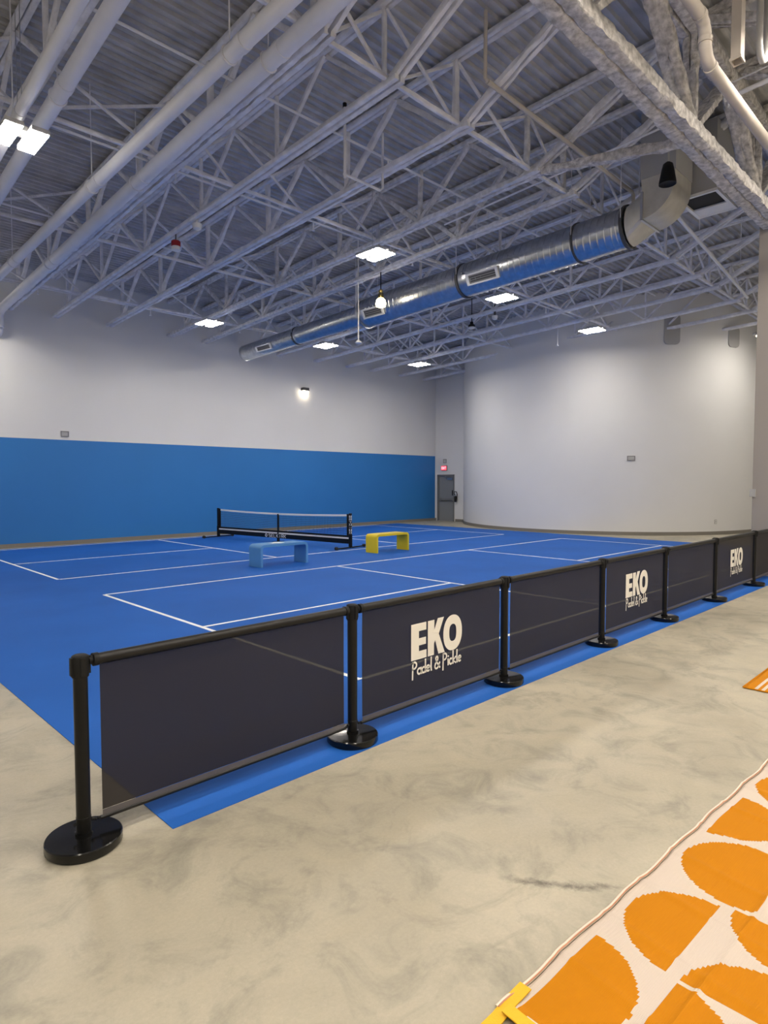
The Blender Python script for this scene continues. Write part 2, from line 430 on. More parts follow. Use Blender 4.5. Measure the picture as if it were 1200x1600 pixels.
def vent_plate(name, label, loc, rz, w_, h_, cat):
    t = thing(name, label, cat, loc, rz)
    b = MB()
    o = [(-w_ / 2, -h_ / 2), (w_ / 2, -h_ / 2), (w_ / 2, h_ / 2), (-w_ / 2, h_ / 2)]
    i_ = [(x * 0.84, y * 0.78) for x, y in o]
    b.ring(o, i_, lambda a, c, d: (a, d - 0.03, c), 0.03); b.build('frame', 'sign_case', t)
    b = MB(); b.box(-w_ * 0.42, w_ * 0.42, -0.008, -0.001, -h_ * 0.39, h_ * 0.39); b.build('backing', 'plate_grey', t)
    for k in range(3):
        b = MB(); z = (k - 1) * h_ * 0.22; b.box(-w_ * 0.40, w_ * 0.40, -0.018, -0.009, z - h_ * 0.045, z + h_ * 0.045); b.build('slat', 'wall_paint', t)
    return t
vent_plate('wall_vent', 'small grey framed vent plate above the blue paint on the white wall', (5.82, YW, 2.99), 0, 0.20, 0.15, 'vent')
p = (XD, 17.60, 2.60)
vent_plate('wall_vent', 'tiny grey square vent above the red exit sign', p, PI / 2 * -1, 0.16, 0.18, 'vent')
# on the curved wall, at the angle where the photo's plate sits
r_ = ray(986, 716); d_ = Vector((r_.x, r_.y)).normalized(); mm = d_.dot(Vector(CC)); dd = Vector(CC).length_squared - mm * mm
tt = mm - math.sqrt(CR * CR - dd); hx, hy = d_.x * tt, d_.y * tt; hz = H + r_.z * tt / Vector((r_.x, r_.y)).length
ang = math.atan2(hy - CC[1], hx - CC[0])
vent_plate('wall_vent', 'small grey framed vent plate alone on the curved white wall', (hx, hy, hz), ang + PI / 2, 0.24, 0.15, 'vent')
r_ = ray(1118, 814); d_ = Vector((r_.x, r_.y)).normalized(); mm = d_.dot(Vector(CC)); dd = Vector(CC).length_squared - mm * mm
tt = mm - math.sqrt(CR * CR - dd); hx, hy = d_.x * tt, d_.y * tt; ang = math.atan2(hy - CC[1], hx - CC[0])
t = thing('wall_outlet', 'pale electrical outlet low on the curved white wall', 'outlet', (hx, hy, 0.42), ang + PI / 2)
b = MB(); b.box(-0.045, 0.045, -0.012, -0.001, -0.07, 0.07); b.build('cover_plate', 'plate_grey', t, bevel=0.004)
for s in (-1, 1):
    b = MB(); b.box(-0.02, 0.02, -0.015, -0.0125, s * 0.032 - 0.018, s * 0.032 + 0.018); b.build('socket', 'white_plastic', t)
# black handset-like device by the door
t = thing('wall_device', 'small black device with looped cord on the wall beside the grey door', 'device', (XD, 16.93, 0.72))
b = MB(); b.lathe((-0.10, 0, 0), [(0.04, 0.12), (0.055, 0.13), (0.055, 0.33), (0.045, 0.37), (0.025, 0.38)], 16); b.build('body', 'black_satin', t, smooth=40)
b = MB(); b.box(-0.13, -0.001, -0.03, 0.03, 0.20, 0.23); b.box(-0.13, -0.07, -0.02, 0.05, 0.385, 0.42); b.build('bracket', 'steel', t)
b = MB(); b.tube([(-0.10, 0.02, 0.40), (-0.11, 0.07, 0.50), (-0.11, 0.03, 0.57), (-0.11, -0.06, 0.56), (-0.11, -0.10, 0.46), (-0.11, -0.09, 0.36), (-0.11, -0.08, 0.25)], 0.017, 8); b.build('cord', 'black_matte', t, smooth=60)

# ------------------------------------------------------------------ court
court = thing('court_mat', 'large blue painted sports court with white lines', 'court', (1.37, 2.86, 0))
MX1, MY1 = 18.47, 17.93
b = MB(); b.box(0, MX1 - 1.37, 0, MY1 - 2.86, 0.0005, 0.004); b.build('court_surface', 'court_blue', court)
def cline(x0, y0, x1, y1, w_=0.05):
    b = MB()
    if x0 == x1: b.box(x0 - w_ / 2, x0 + w_ / 2, min(y0, y1), max(y0, y1), 0.0042, 0.0062)
    else: b.box(min(x0, x1), max(x0, x1), y0 - w_ / 2, y0 + w_ / 2, 0.0042, 0.0062)
    b.v = [(x - 1.37, y - 2.86, z) for x, y, z in b.v]
    return b.build('court_line', 'line_white', court)
BX0, BX1, KX0, KX1 = 3.59, 17.0, 8.17, 12.45
for (ya, yb_) in ((3.93, 9.63), (11.70, 17.72)):
    ym = 6.67 if ya < 5 else (ya + yb_) / 2 - 0.2
    cline(BX0, ya, BX0, yb_); cline(BX1, ya, BX1, yb_)
    cline(KX0, ya, KX0, yb_); cline(KX1, ya, KX1, yb_)
    cline(BX0 + .026, ya, BX1 - .026, ya); cline(BX0 + .026, yb_, BX1 - .026, yb_)
    cline(BX0 + .026, ym, KX0 - .026, ym); cline(KX1 + .026, ym, BX1 - .026, ym)

# ------------------------------------------------------------------ crowd barrier
FY = 3.03
PX = [1.014, 2.70, 4.42, 6.19, 7.84, 9.64, 11.52, 13.45]
def stanchion_proto():
    t = thing('stanchion', '', 'stanchion', (PX[0], FY, 0))
    b = MB(); b.lathe((0, 0, 0), [(0.150, 0.006), (0.166, 0.006), (0.168, 0.009), (0.168, 0.044), (0.164, 0.049), (0.060, 0.053), (0.0385, 0.054), (0.0385, 0.066), (0.033, 0.067)], 48); b.build('base', 'black_gloss', t, smooth=35)
    b = MB(); b.lathe((0, 0, 0), [(0.160, 0.0), (0.160, 0.0058)], 40); b.build('rubber_foot', 'rubber', t)
    b = MB(); b.lathe((0, 0, 0), [(0.032, 0.062), (0.032, 0.13), (0.0335, 0.131), (0.0335, 0.137), (0.032, 0.138), (0.032, 0.80)], 28); b.build('post', 'black_satin', t, smooth=35)
    b = MB(); b.lathe((0, 0, 0), [(0.037, 0.80), (0.038, 0.805), (0.038, 0.89), (0.036, 0.897), (0.028, 0.902), (0.010, 0.903)], 28)
    for q in range(4):
        a = q * PI / 2; b.bar((0.033 * math.cos(a), 0.033 * math.sin(a), 0.81), (0.033 * math.cos(a), 0.033 * math.sin(a), 0.892), 0.022, 0.022, up=(math.cos(a), math.sin(a), 0))
    b.build('cap', 'black_matte', t, smooth=35)
    b = MB(); b.tube([(0.033, 0, 0.112), (0.046, 0, 0.108)], 0.008, 8); b.tube([(-0.046, 0, 0.108), (-0.033, 0, 0.112)], 0.008, 8); b.build('hook', 'black_matte', t)
    return t
SL_LABELS = ['black barrier post at the near end, its round base wholly on bare concrete',
             'black barrier post between the first blank dark banner and the largest EKO banner',
             'black barrier post at the far side of the largest EKO banner',
             'black barrier post just before the second EKO banner, third banner gap along',
             'black barrier post just past the second EKO banner',
             'black barrier post just before the smallest EKO banner',
             'black barrier post just past the smallest EKO banner, nearest the pale column',
             'black barrier post beyond the pale column, at the far barrier end']
st0 = stanchion_proto(); st0['label'] = SL_LABELS[0]; st0['group'] = 'barrier posts'
for i in range(1, 8): dup(st0, (PX[i], FY, 0.004), SL_LABELS[i], 'barrier posts')

# --- flat prints
def eko_shapes():
    P = []
    P.append(('poly', [(0, 0), (.165, 0), (.165, .058), (.082, .058), (.082, .100), (.158, .100), (.158, .152), (.082, .152), (.082, .205), (.162, .205), (.162, .262), (0, .262)]))
    P.append(('poly', [(.180, 0), (.248, 0), (.248, .085), (.262, .108), (.300, -.002), (.372, -.002), (.303, .150), (.362, .268), (.292, .268), (.252, .185), (.252, .262), (.180, .262)]))
    outer = []; inner = []
    for j in range(40):
        a = 2 * PI * j / 40; ca, sa = math.cos(a), math.sin(a)
        outer.append((.468 + .112 * math.copysign(abs(ca) ** .92, ca), .131 + .137 * math.copysign(abs(sa) ** .92, sa)))
        inner.append((.468 + .043 * math.copysign(abs(ca) ** .8, ca), .131 + .066 * math.copysign(abs(sa) ** .8, sa)))
    P.append(('ring', outer, inner))
    return P
# marker lettering, strokes in a unit cell
def arc(cx, cy, rx, ry, a0, a1, n=10):
    return [(cx + rx * math.cos(math.radians(a0 + (a1 - a0) * i / n)), cy + ry * math.sin(math.radians(a0 + (a1 - a0) * i / n))) for i in range(n + 1)]
GL = {
    'P': (0.52, [[(0.02, -0.28), (0.06, 1.0)], [(0.02, 0.92)] + arc(.16, .74, .27, .25, 80, -95, 9) + [(0.05, 0.45)]]),
    'a': (0.46, [arc(.19, .22, .18, .21, 50, 360, 12), [(.37, .46), (.36, .18), (.44, .0)]]),
    'd': (0.46, [arc(.18, .22, .17, .21, 40, 350, 12), [(.37, .98), (.36, .3), (.40, .0)]]),
    'e': (0.42, [[(.03, .22), (.34, .30)] + arc(.19, .24, .16, .22, 20, 310, 12)]),
    'l': (0.22, [[(.10, 1.0), (.08, .3), (.12, .0)]]),
    '&': (0.66, [[(.58, .02), (.20, .55), (.14, .74)] + arc(.25, .78, .11, .13, 180, 0, 7) + [(.34, .66), (.10, .40), (.04, .22)] + arc(.22, .17, .18, .17, 170, 300, 6) + [(.46, .20), (.56, .42)]]),
    'i': (0.20, [[(.08, .46), (.09, .0)], [(.10, .66), (.11, .70)]]),
    'c': (0.38, [arc(.19, .22, .16, .22, 55, 310, 11)]),
    'k': (0.42, [[(.06, 1.0), (.06, .0)], [(.36, .48), (.08, .22), (.38, .0)]]),
    ' ': (0.24, []),
}
def print_logo(t, yface):
    """the two lines of lettering, printed on the face of the fabric towards the room"""
    ox, oz = PRINT_X, 0.417
    to3 = lambda a, c, d: (ox + a, yface - d, oz + c)
    for ch, q in zip(('letter_E', 'letter_K', 'letter_O'), eko_shapes()):
        b = MB()
        if q[0] == 'poly': b.prism(q[1], to3, 0.0008)
        else: b.ring(q[1], q[2], to3, 0.0008)
        b.build('logo_letter', 'print_white', t)
    b = MB(); x = 0.012; sc = 0.098
    total = sum(GL[c][0] for c in 'Padel & Pickle'); sx = 0.565 / total
    for c in 'Padel & Pickle':
        wd, strokes = GL[c]
        for stroke in strokes:
            pts = [Vector((x + p[0] * sx, -0.110 + p[1] * sc, 0)) for p in stroke]
            hwid = 0.0072
            vs = []
            for i, p in enumerate(pts):
                d = (pts[min(i + 1, len(pts) - 1)] - pts[max(i - 1, 0)]).normalized(); nrm = Vector((-d.y, d.x, 0))
                if i == 0: p = p - d * 0.004
                if i == len(pts) - 1: p = p + d * 0.004
                for s in (1, -1):
                    qv = p + nrm * hwid * s; vs.append(to3(qv.x, qv.y, 0.0008))
            b.add(vs, [(2 * i, 2 * i + 1, 2 * i + 3, 2 * i + 2) for i in range(len(pts) - 1)])
        x += wd * sx
    b.build('script_lettering', 'print_white', t)
BL = ['plain dark mesh banner nearest the camera, first in the barrier',
      'dark mesh banner with the largest white EKO lettering',
      'plain dark mesh banner between the largest and the middle EKO banners',
      'dark mesh banner with the middle-sized white EKO lettering, second EKO banner',
      'plain dark mesh banner between the second EKO banner and the smallest EKO banner',
      'dark mesh banner with the smallest white EKO lettering, beside the last full gap',
      'plain dark mesh banner running behind the frame edge below the pale column']
for i in range(7):
    L_ = PX[i + 1] - PX[i]
    t = thing('barrier_banner', BL[i], 'banner', (PX[i], FY, 0), 0, 'barrier banners')
    a, e = 0.086, L_ - 0.075
    b = MB(); b.tube([(a - 0.012, 0, 0.868), (e + 0.012, 0, 0.868)], 0.027, 20); b.build('top_rail', 'rail_black', t, smooth=40)
    for (x0, x1) in ((0.0375, a - 0.012), (e + 0.012, L_ - 0.0375)):
        b = MB()
        b.tube([(x0, 0, 0.868), (x0 + (x1 - x0) * 0.45, 0, 0.868)], 0.020, 16)
        if x0 < 0.05: b.tube([(x1 - 0.018, 0, 0.868), (x1 + 0.006, 0, 0.868)], 0.031, 20)
        else: b.tube([(x0 - 0.006, 0, 0.868), (x0 + 0.018, 0, 0.868)], 0.031, 20)
        b.build('rail_connector', 'black_matte', t, smooth=40)
    # fabric with a slight sag and ripples
    b = MB(); nx, nz = 24, 10; vs = []
    for k in range(nz + 1):
        for j in range(nx + 1):
            uu, vv = j / nx, k / nz
            vs.append((a + (e - a) * uu, -0.002 + 0.004 * math.sin(uu * 9 + i) * math.sin(vv * PI), 0.138 + (0.845 - 0.138) * vv))
    b.add(vs, [(k * (nx + 1) + j, k * (nx + 1) + j + 1, (k + 1) * (nx + 1) + j + 1, (k + 1) * (nx + 1) + j) for k in range(nz) for j in range(nx)])
    b.build('fabric', 'banner_mesh', t, smooth=60)
    b = MB(); b.box(a, e, -0.0045, -0.0035, 0.108, 0.137); b.build('hem', 'banner_hem', t)
    b = MB(); b.tube([(a - 0.01, 0, 0.100), (e + 0.01, 0, 0.100)], 0.0105, 12); b.build('bottom_rail', 'rail_black', t, smooth=40)
    for (x0, x1) in ((0.046, a - 0.01), (e + 0.01, L_ - 0.046)):
        b = MB(); n = 5
        for q in range(n):
            xm = x0 + (x1 - x0) * (q + 0.5) / n
            b.tube([(xm - 0.004, 0, 0.106), (xm + 0.004, 0, 0.101)], 0.006 if q % 2 else 0.004, 6)
        b.build('chain', 'black_matte', t)
    if i % 2 == 1:
        PRINT_X = L_ / 2 - 0.285 + (-0.02 if i == 1 else 0.0)
        print_logo(t, -0.0085)

# ------------------------------------------------------------------ net
NA, NB = Vector((10.55, 11.90, 0.006)), Vector((9.86, 17.20, 0.006))
nd = (NB - NA); NL = nd.length; rz = math.atan2(nd.y, nd.x)
net = thing('pickleball_net', 'portable black net with white top tape across the blue court', 'net', NA, rz)
for x in (0.0, NL):
    b = MB(); b.box(x - 0.035, x + 0.035, -0.035, 0.035, 0.03, 0.36); b.box(x - 0.028, x + 0.028, -0.028, 0.028, 0.36, 0.90); b.build('post', 'black_satin', net, bevel=0.004)
    b = MB(); b.bar((x, -0.52, 0.035), (x, 0.52, 0.035), 0.045, 0.03); b.build('foot', 'black_satin', net)
    for s in (-1, 1):
        b = MB(); b.tube([(x - 0.03, s * 0.53, 0.045), (x + 0.03, s * 0.53, 0.045)], 0.041, 14); b.build('wheel', 'rubber', net, smooth=40)
def sag(x): return 0.875 - 0.05 * (1 - ((x - NL / 2) / (NL / 2)) ** 2)
xs = [0.12 + (NL - 0.24) * i / 30 for i in range(31)]
b = MB(); b.sweep([(x, 0, sag(x) - 0.025) for x in xs], [(-0.004, -0.025), (0.004, -0.025), (0.004, 0.025), (-0.004, 0.025)], up=(0, 0, 1)); b.build('top_tape', 'net_tape', net)
# mesh cords: uncountable, one stuff part
b = MB()
nxc = 90
for i in range(nxc + 1):
    x = 0.12 + (NL - 0.24) * i / nxc; zt_ = sag(x) - 0.045
    b.bar((x, 0, 0.33), (x, 0, zt_), 0.0042, 0.0042)
for k in range(9):
    f_ = k / 9.0
    for i in range(0, 30, 5):
        x0, x1 = xs[i], xs[i + 5]
        b.bar((x0, 0, 0.33 + f_ * (sag(x0) - 0.05 - 0.33)), (x1, 0, 0.33 + f_ * (sag(x1) - 0.05 - 0.33)), 0.0042, 0.0042)
o = b.build('net_cords', 'net_mesh', net); o['kind'] = 'stuff'
for x in (0.085, NL - 0.085):
    b = MB(); b.box(x - 0.035, x + 0.035, -0.008, 0.008, 0.16, 0.88); b.build('side_band', 'black_matte', net)
b = MB(); b.box(NL / 2 - 0.028, NL / 2 + 0.028, -0.012, 0.012, 0.20, 0.80); b.build('centre_strap', 'black_matte', net)
b = MB(); b.box(0.04, NL - 0.04, -0.010, 0.010, 0.285, 0.335); b.build('net_lower_band', 'black_matte', net)
b = MB(); b.box(0.04, NL - 0.04, -0.011, 0.011, 0.245, 0.284); b.build('white_stripe', 'net_tape', net)
b = MB(); b.box(0.04, NL - 0.04, -0.028, 0.028, 0.125, 0.244); b.build('frame_bar', 'black_satin', net)
b = MB(); b.box(NL / 2 - 0.025, NL / 2 + 0.025, -0.03, 0.03, 0.03, 0.125); b.bar((NL / 2, -0.2, 0.02), (NL / 2, 0.2, 0.02), 0.05, 0.03); b.build('centre_foot', 'black_satin', net)
b = MB()
for (p, q) in block_text('SELKIRK', 0, 0.072, 0.085, 0.032, 0):
    # reads from the camera's side: left to right runs from far post to near post
    xa = NL / 2 + 0.36 - p[0]; xb = NL / 2 + 0.36 - q[0]
    b.bar((xa, 0.0295, 0.142 + p[1]), (xb, 0.0295, 0.142 + q[1]), 0.014, 0.003, up=(0, 1, 0))
b.lathe((0, 0, 0), [(0.0001, 0), (0.0001, 0.0001)], 4)
b.ring([(NL / 2 + 0.47 + x, 0.185 + y) for x, y in circle(0.05, 16)], [(NL / 2 + 0.47 + x, 0.185 + y) for x, y in circle(0.025, 16)], lambda a, c, d: (a, 0.0285 + d, c), 0.002)
b.build('lettering', 'net_tape', net)
b = MB()
for (p, q) in block_text('SELKIRK', 0, 0.05, 0.034, 0.018, 0):
    b.bar((-0.017 + p[1], 0.0295, 0.84 - p[0]), (-0.017 + q[1], 0.0295, 0.84 - q[0]), 0.008, 0.003, up=(0, 1, 0))
    b.bar((-0.0295, 0.017 - p[1], 0.84 - p[0]), (-0.0295, 0.017 - q[1], 0.84 - q[0]), 0.008, 0.003, up=(1, 0, 0))
b.build('post_lettering', 'net_tape', net)

# ------------------------------------------------------------------ benches
def bench(label, m, x0, x1, y0, y1, h, rz):
    cx, cy = (x0 + x1) / 2, (y0 + y1) / 2; L_ = x1 - x0; D = y1 - y0
    t = thing('waterfall_bench', label, 'bench', (cx, cy, 0.0042), rz)
    th = 0.05; r = 0.085
    out = [(-L_ / 2, 0.0)] + [(-L_ / 2 + r - r * math.cos(a * PI / 16), h - r + r * math.sin(a * PI / 16)) for a in range(9)]
    out += [(-p[0], p[1]) for p in out[::-1]]
    ri = r - th * 0.8
    inn = [(-L_ / 2 + th, 0.0)] + [(-L_ / 2 + th + ri - ri * math.cos(a * PI / 16), h - th - ri + ri * math.sin(a * PI / 16)) for a in range(9)]
    inn += [(-p[0], p[1]) for p in inn[::-1]]
    n = len(out)
    def seg(name, i0, i1):
        b = MB(); vs = []
        for i in range(i0, i1 + 1):
            for q in (out[i], inn[i]):
                vs += [(q[0], -D / 2, q[1]), (q[0], D / 2, q[1])]
        fs = []
        for i in range(i1 - i0):
            o, q = i * 4, i * 4 + 4
            fs += [(o, o + 1, q + 1, q), (o + 2, q + 2, q + 3, o + 3), (o, q, q + 2, o + 2), (o + 1, o + 3, q + 3, q + 1)]
        fs += [(0, 2, 3, 1), ((i1 - i0) * 4, (i1 - i0) * 4 + 1, (i1 - i0) * 4 + 3, (i1 - i0) * 4 + 2)]
        b.add(vs, fs); return b.build(name, m, t, smooth=40)
    seg('leg', 0, 5); seg('seat', 5, n - 6); seg('leg', n - 6, n - 1)
    return t
bench('light blue waterfall bench standing on the court before the net', 'bench_blue', 6.93, 8.10, 10.48, 10.90, 0.445, 0.0)
bench('yellow waterfall bench standing on the court right of the net post', 'bench_yellow', 10.30, 11.42, 10.68, 11.06, 0.445, 0.0)
b = MB(); vs = []
for k in range(4):
    for j in range(7): vs.append((j * 0.05 - 0.15, k * 0.06 - 0.09, 0.003 + 0.004 * math.sin(j * 1.3 + k)))
b.add(vs, [(k * 7 + j, k * 7 + j + 1, (k + 1) * 7 + j + 1, (k + 1) * 7 + j) for k in range(3) for j in range(6)])
o = b.build('paper_sheet', 'paper', smooth=60); o.location = (7.45, 10.70, 0.4515); o.modifiers.new('solid', 'SOLIDIFY').thickness = 0.002
tag(o, 'small white sheet lying on the seat of the light blue bench', 'paper')

# ------------------------------------------------------------------ rugs
def rug_motif(u, v):
    """True where the woven field is orange (half discs on a 0.5 m grid)"""
    R_ = 0.25
    def half(cu, cv, du, dv):
        q = (u - cu, v - cv)
        return q[0] ** 2 + q[1] ** 2 < R_ * R_ and q[0] * du + q[1] * dv > 0
    if v < 0.325:
        for (cu, kind) in ((0.18, 'd'), (0.70, 'u'), (1.71, 'd'), (2.22, 'u')):
            if kind == 'd' and half(cu, 0.040, 0, 1): return True
            if kind == 'u' and half(cu, 0.286, 0, -1): return True
    if v < 0.40 and (u - 1.23) ** 2 + (v - 0.285) ** 2 < 0.245 ** 2: return True
    if half(0.185, 0.336, 0, 1) or half(0.455, 0.585, 1, 0) or half(0.975, 0.580, -1, 0): return True
    if v > 0.42:
        if half(1.25, 0.88, 0, -1) or half(1.76, 0.62, 1, 0) or half(2.27, 0.62, -1, 0): return True
        vv = (v - 0.86) % 0.55; row = int((v - 0.86) // 0.55)
        if v > 0.86:
            uu = (u + 0.07 + 0.25 * (row % 2)) % 0.52 - 0.26; ii = int((u + 0.07 + 0.25 * (row % 2)) // 0.52)
            if ii % 2: return uu * uu + (vv - 0.03) ** 2 < 0.0625 and vv > 0.03
            return uu * uu + (vv - 0.285) ** 2 < 0.0625 and vv < 0.285
    return False
def rug_height(u, v):
    z = 0.010 + 0.003 * math.sin(u * 5.1 + v * 2) + 0.003 * math.sin(v * 13.0)
    z += 0.010 * math.exp(-((v - 0.397) / 0.012) ** 2)                                    # lengthwise crease
    z += 0.006 * math.exp(-((math.fmod(u + 10.13 + 0.12 * v, 0.31) - 0.155) / 0.02) ** 2)     # cross folds
    return max(z, 0.007)
def rug_wave(u): return 0.0045 * math.sin(u * 14.0) + 0.0025 * abs(math.sin(u * 11.0 + 1)) - 0.002
RU, RV = 2.75, 1.80
rug = thing('patterned_rug', 'cream woven rug with large orange half discs on the concrete floor', 'rug', (1.723, 1.108, 0), -0.040)
cs = 0.0095
nu, nv = int((RU + 0.10) / cs), int(1.0 / cs)
b = MB(); vs = []; fs = []; mi = []
vv_list = [k * cs for k in range(nv + 1)] + [1.0 + 0.05 * k for k in range(1, 17)]
vv_list = sorted(set(round(q, 5) for q in vv_list if q <= RV))
uu_list = [-0.10 + j * cs for j in range(nu + 1)]
W_ = len(uu_list)
for v in vv_list:
    for u in uu_list:
        vs.append((u, -(v + rug_wave(u) * max(0, 1 - v / 0.1)), rug_height(u, v)))
for k in range(len(vv_list) - 1):
    for j in range(W_ - 1):
        fs.append((k * W_ + j, (k + 1) * W_ + j, (k + 1) * W_ + j + 1, k * W_ + j + 1))
        mi.append(1 if rug_motif((uu_list[j] + uu_list[j + 1]) / 2, (vv_list[k] + vv_list[k + 1]) / 2) else 0)
b.v, b.f, b.m = vs, fs, mi
fld = b.build('woven_field', ['weave_cream', 'weave_orange'], rug, smooth=80)
sd = fld.modifiers.new('solid', 'SOLIDIFY'); sd.thickness = 0.004; sd.offset = -1
b = MB(); b.tube([(u, 0.010 - rug_wave(u), rug_height(u, 0) + 0.002) for u in uu_list[::3]], 0.0075, 8); b.build('edge_binding', 'rug_binding', rug, smooth=60)
b = MB(); b.tube([(u, 0.0035 - rug_wave(u), rug_height(u, 0) + 0.0085) for u in uu_list[::3]], 0.0028, 6); b.build('edge_cord', 'rug_cord', rug, smooth=60)
b = MB()
b.sweep([(0.03, -0.004, 0.021), (-0.05, -0.006, 0.019), (-0.13, -0.010, 0.010), (-0.24, -0.010, 0.006)], [(-0.022, -0.002), (0.022, -0.002), (0.022, 0.002), (-0.022, 0.002)])
b.sweep([(-0.092, -0.015, 0.024), (-0.094, -0.09, 0.022), (-0.100, -0.24, 0.022)], [(-0.022, -0.002), (0.022, -0.002), (0.022, 0.002), (-0.022, 0.002)])
b.build('tie_strap', 'strap_yellow', rug)

rug2 = thing('striped_rug', 'orange and cream striped rug corner lying further along the concrete', 'rug', (5.70, 1.55, 0), 0.0)
b = MB(); vs = []; fs = []; mi = []
n1, n2 = 60, 60
for k in range(n2 + 1):
    for j in range(n1 + 1):
        u, v = j * 2.4 / n1, k * 1.5 / n2
        vs.append((u, -v, 0.008 + 0.003 * math.sin(u * 6) + 0.002 * math.sin(v * 11)))
for k in range(n2):
    for j in range(n1):
        fs.append((k * (n1 + 1) + j, (k + 1) * (n1 + 1) + j, (k + 1) * (n1 + 1) + j + 1, k * (n1 + 1) + j + 1))
        mi.append(1 if k % 2 == 0 or k == 1 else 0)
b.v, b.f, b.m = vs, fs, mi
o = b.build('woven_field', ['weave_cream', 'weave_orange'], rug2, smooth=80); q = o.modifiers.new('solid', 'SOLIDIFY'); q.thickness = 0.005; q.offset = -1
b = MB(); b.tube([(0, 0.003, 0.010), (2.4, 0.003, 0.010)], 0.006, 8); b.tube([(-0.003, 0, 0.009), (-0.003, -1.5, 0.009)], 0.006, 8); b.build('edge_binding', 'weave_orange', rug2, smooth=60)

# ------------------------------------------------------------------ roof steel
JX = [-4.8, -3.35, -1.9, -0.45, 1.0, 2.47, 4.55, 5.65, 7.05, 8.85, 9.98, 11.40, 12.80, 14.42, 15.95, 17.22, 18.85, 20.30, 21.9, 23.4]
JL = {2.47: 'white open-web roof joist between the two upper-left white pipes', 4.55: 'white roof joist with spotted rough chord just right of the thick pipe',
      5.65: 'white roof joist with smooth twin-angle chord, next right of the spotted one',
      7.05: 'white roof joist under which the red-topped horn hangs closest, second twin-angle chord',
      8.85: 'rough fireproofed roof joist whose chord runs on to the big girder', 9.98: 'rough fireproofed roof joist directly left of the spiral duct',
      11.40: 'white roof joist mostly hidden behind the spiral duct', 12.80: 'white roof joist first to appear below the spiral duct'}
ordw = ['second', 'third', 'fourth', 'fifth', 'sixth', 'seventh', 'eighth']
Y0N = 5.45
NODES = [5.72 + 2.29 * k for k in range(6)]           # bottom panel points
def gap_pt(x, y, z): return Vector((x, y, z))
oi = 0
def in_curve(x, y): return (x - CC[0]) ** 2 + (y - CC[1]) ** 2 < (CR - 0.1) ** 2
for ji, X in enumerate(JX):
    lab = JL.get(X)
    if lab is None:
        if X > 12.8: lab = 'white open-web roof joist, %s one beyond the spiral duct towards the door' % ordw[oi]; oi += 1
        else: lab = 'white open-web roof joist out beyond the upper-left pipes, number %s' % ['five', 'four', 'three', 'two', 'one'][ji]
    t = thing('roof_joist', lab, 'joist', (X, 0, 0), 0, 'roof joists')
    rough = 7.0 < X < 10.5 or X == 4.55
    pm = 'joist_coat' if (8 < X < 10.5) else 'dryfall'
    jt = 0.012 if rough else 0.003
    yend = YW + 0.02 if X < XD else 16.0
    def clip(y0, y1): return y0, y1
    # bottom chord: two angles with a slot between
    cwid = 0.070 if not (8 < X < 10.5) else 0.080
    sl_ = 0.016
    for s in (-1, 1):
        b = MB(); b.rough((s * (cwid / 2 + sl_), Y0N, zb(Y0N) + 0.04), (s * (cwid / 2 + sl_), yend, zb(yend) + 0.04), cwid, 0.075, seg=0.16 if rough else 0.6, jit=jt)
        b.build('bottom_chord_angle', pm, t, smooth=50)
    b = MB()
    for s in (-1, 1): b.rough((s * 0.045, 3.3, zt(3.3) - 0.02), (s * 0.045, yend, zt(yend) - 0.02), 0.07, 0.07, seg=0.8, jit=0.003)
    b.build('top_chord', pm, t, smooth=50)
    wm = 0.055 if not rough else 0.075
    def web(p, q, w_): 
        b = MB(); b.rough(p, q, w_, w_, seg=0.22 if rough else 0.8, jit=jt * 0.8); b.build('web_member', pm, t, smooth=50)
    # end diagonal up to the girder seat
    for s in (-1, 1):
        b = MB(); b.rough((s * 0.05, Y0N + 0.1, zb(Y0N) + 0.06), (s * 0.05, 3.5, zt(3.5) - 0.08), 0.06, 0.085, seg=0.18 if rough else 0.6, jit=jt); b.build('end_diagonal', pm, t, smooth=50)
    for i, yn in enumerate(NODES):
        web((0, yn, zb(yn) + 0.06), (0, yn, zt(yn) - 0.05), wm)
        yp = yn + 1.145
        if yp < YW - 0.1:
            web((0.02, yn, zb(yn) + 0.06), (0.02, yp, zt(yp) - 0.05), wm)
            yq = yn + 2.29
            if yq < YW: web((-0.02, yp, zt(yp) - 0.05), (-0.02, yq, zb(yq) + 0.06), wm)
    # bridging to the next joist
    if ji + 1 < len(JX) and X > -1:
        D = JX[ji + 1] - X
        if D < 2.3:
            for yb2 in (5.62, 9.12, 12.6, 16.0):
                b = MB(); b.rough((0, yb2, zb(yb2) + 0.09), (D, yb2, zb(yb2) + 0.09), 0.055, 0.055, seg=0.2 if 4 < X < 10 else 0.8, jit=0.006 if 4 < X < 10 else 0.002); b.build('bridging_bar', pm, t, smooth=50)
                for (za, zb_) in ((zb(yb2) + 0.1, zt(yb2) - 0.08), (zt(yb2) - 0.08, zb(yb2) + 0.1)):
                    b = MB(); b.rough((0, yb2 + (0.07 if za > zb_ else 0.13), za), (D, yb2 + (0.07 if za > zb_ else 0.13), zb_), 0.04, 0.04, seg=0.8, jit=0.002); b.build('bridging_bar', pm, t, smooth=50)
    if X == 8.85:   # chord extension tied to the girder
        b = MB(); b.rough((0.02, Y0N, zb(Y0N) + 0.03), (0.10, 3.36, 6.26), 0.10, 0.12, seg=0.12, jit=0.016); b.build('chord_extension', 'fireproof', t, smooth=50)

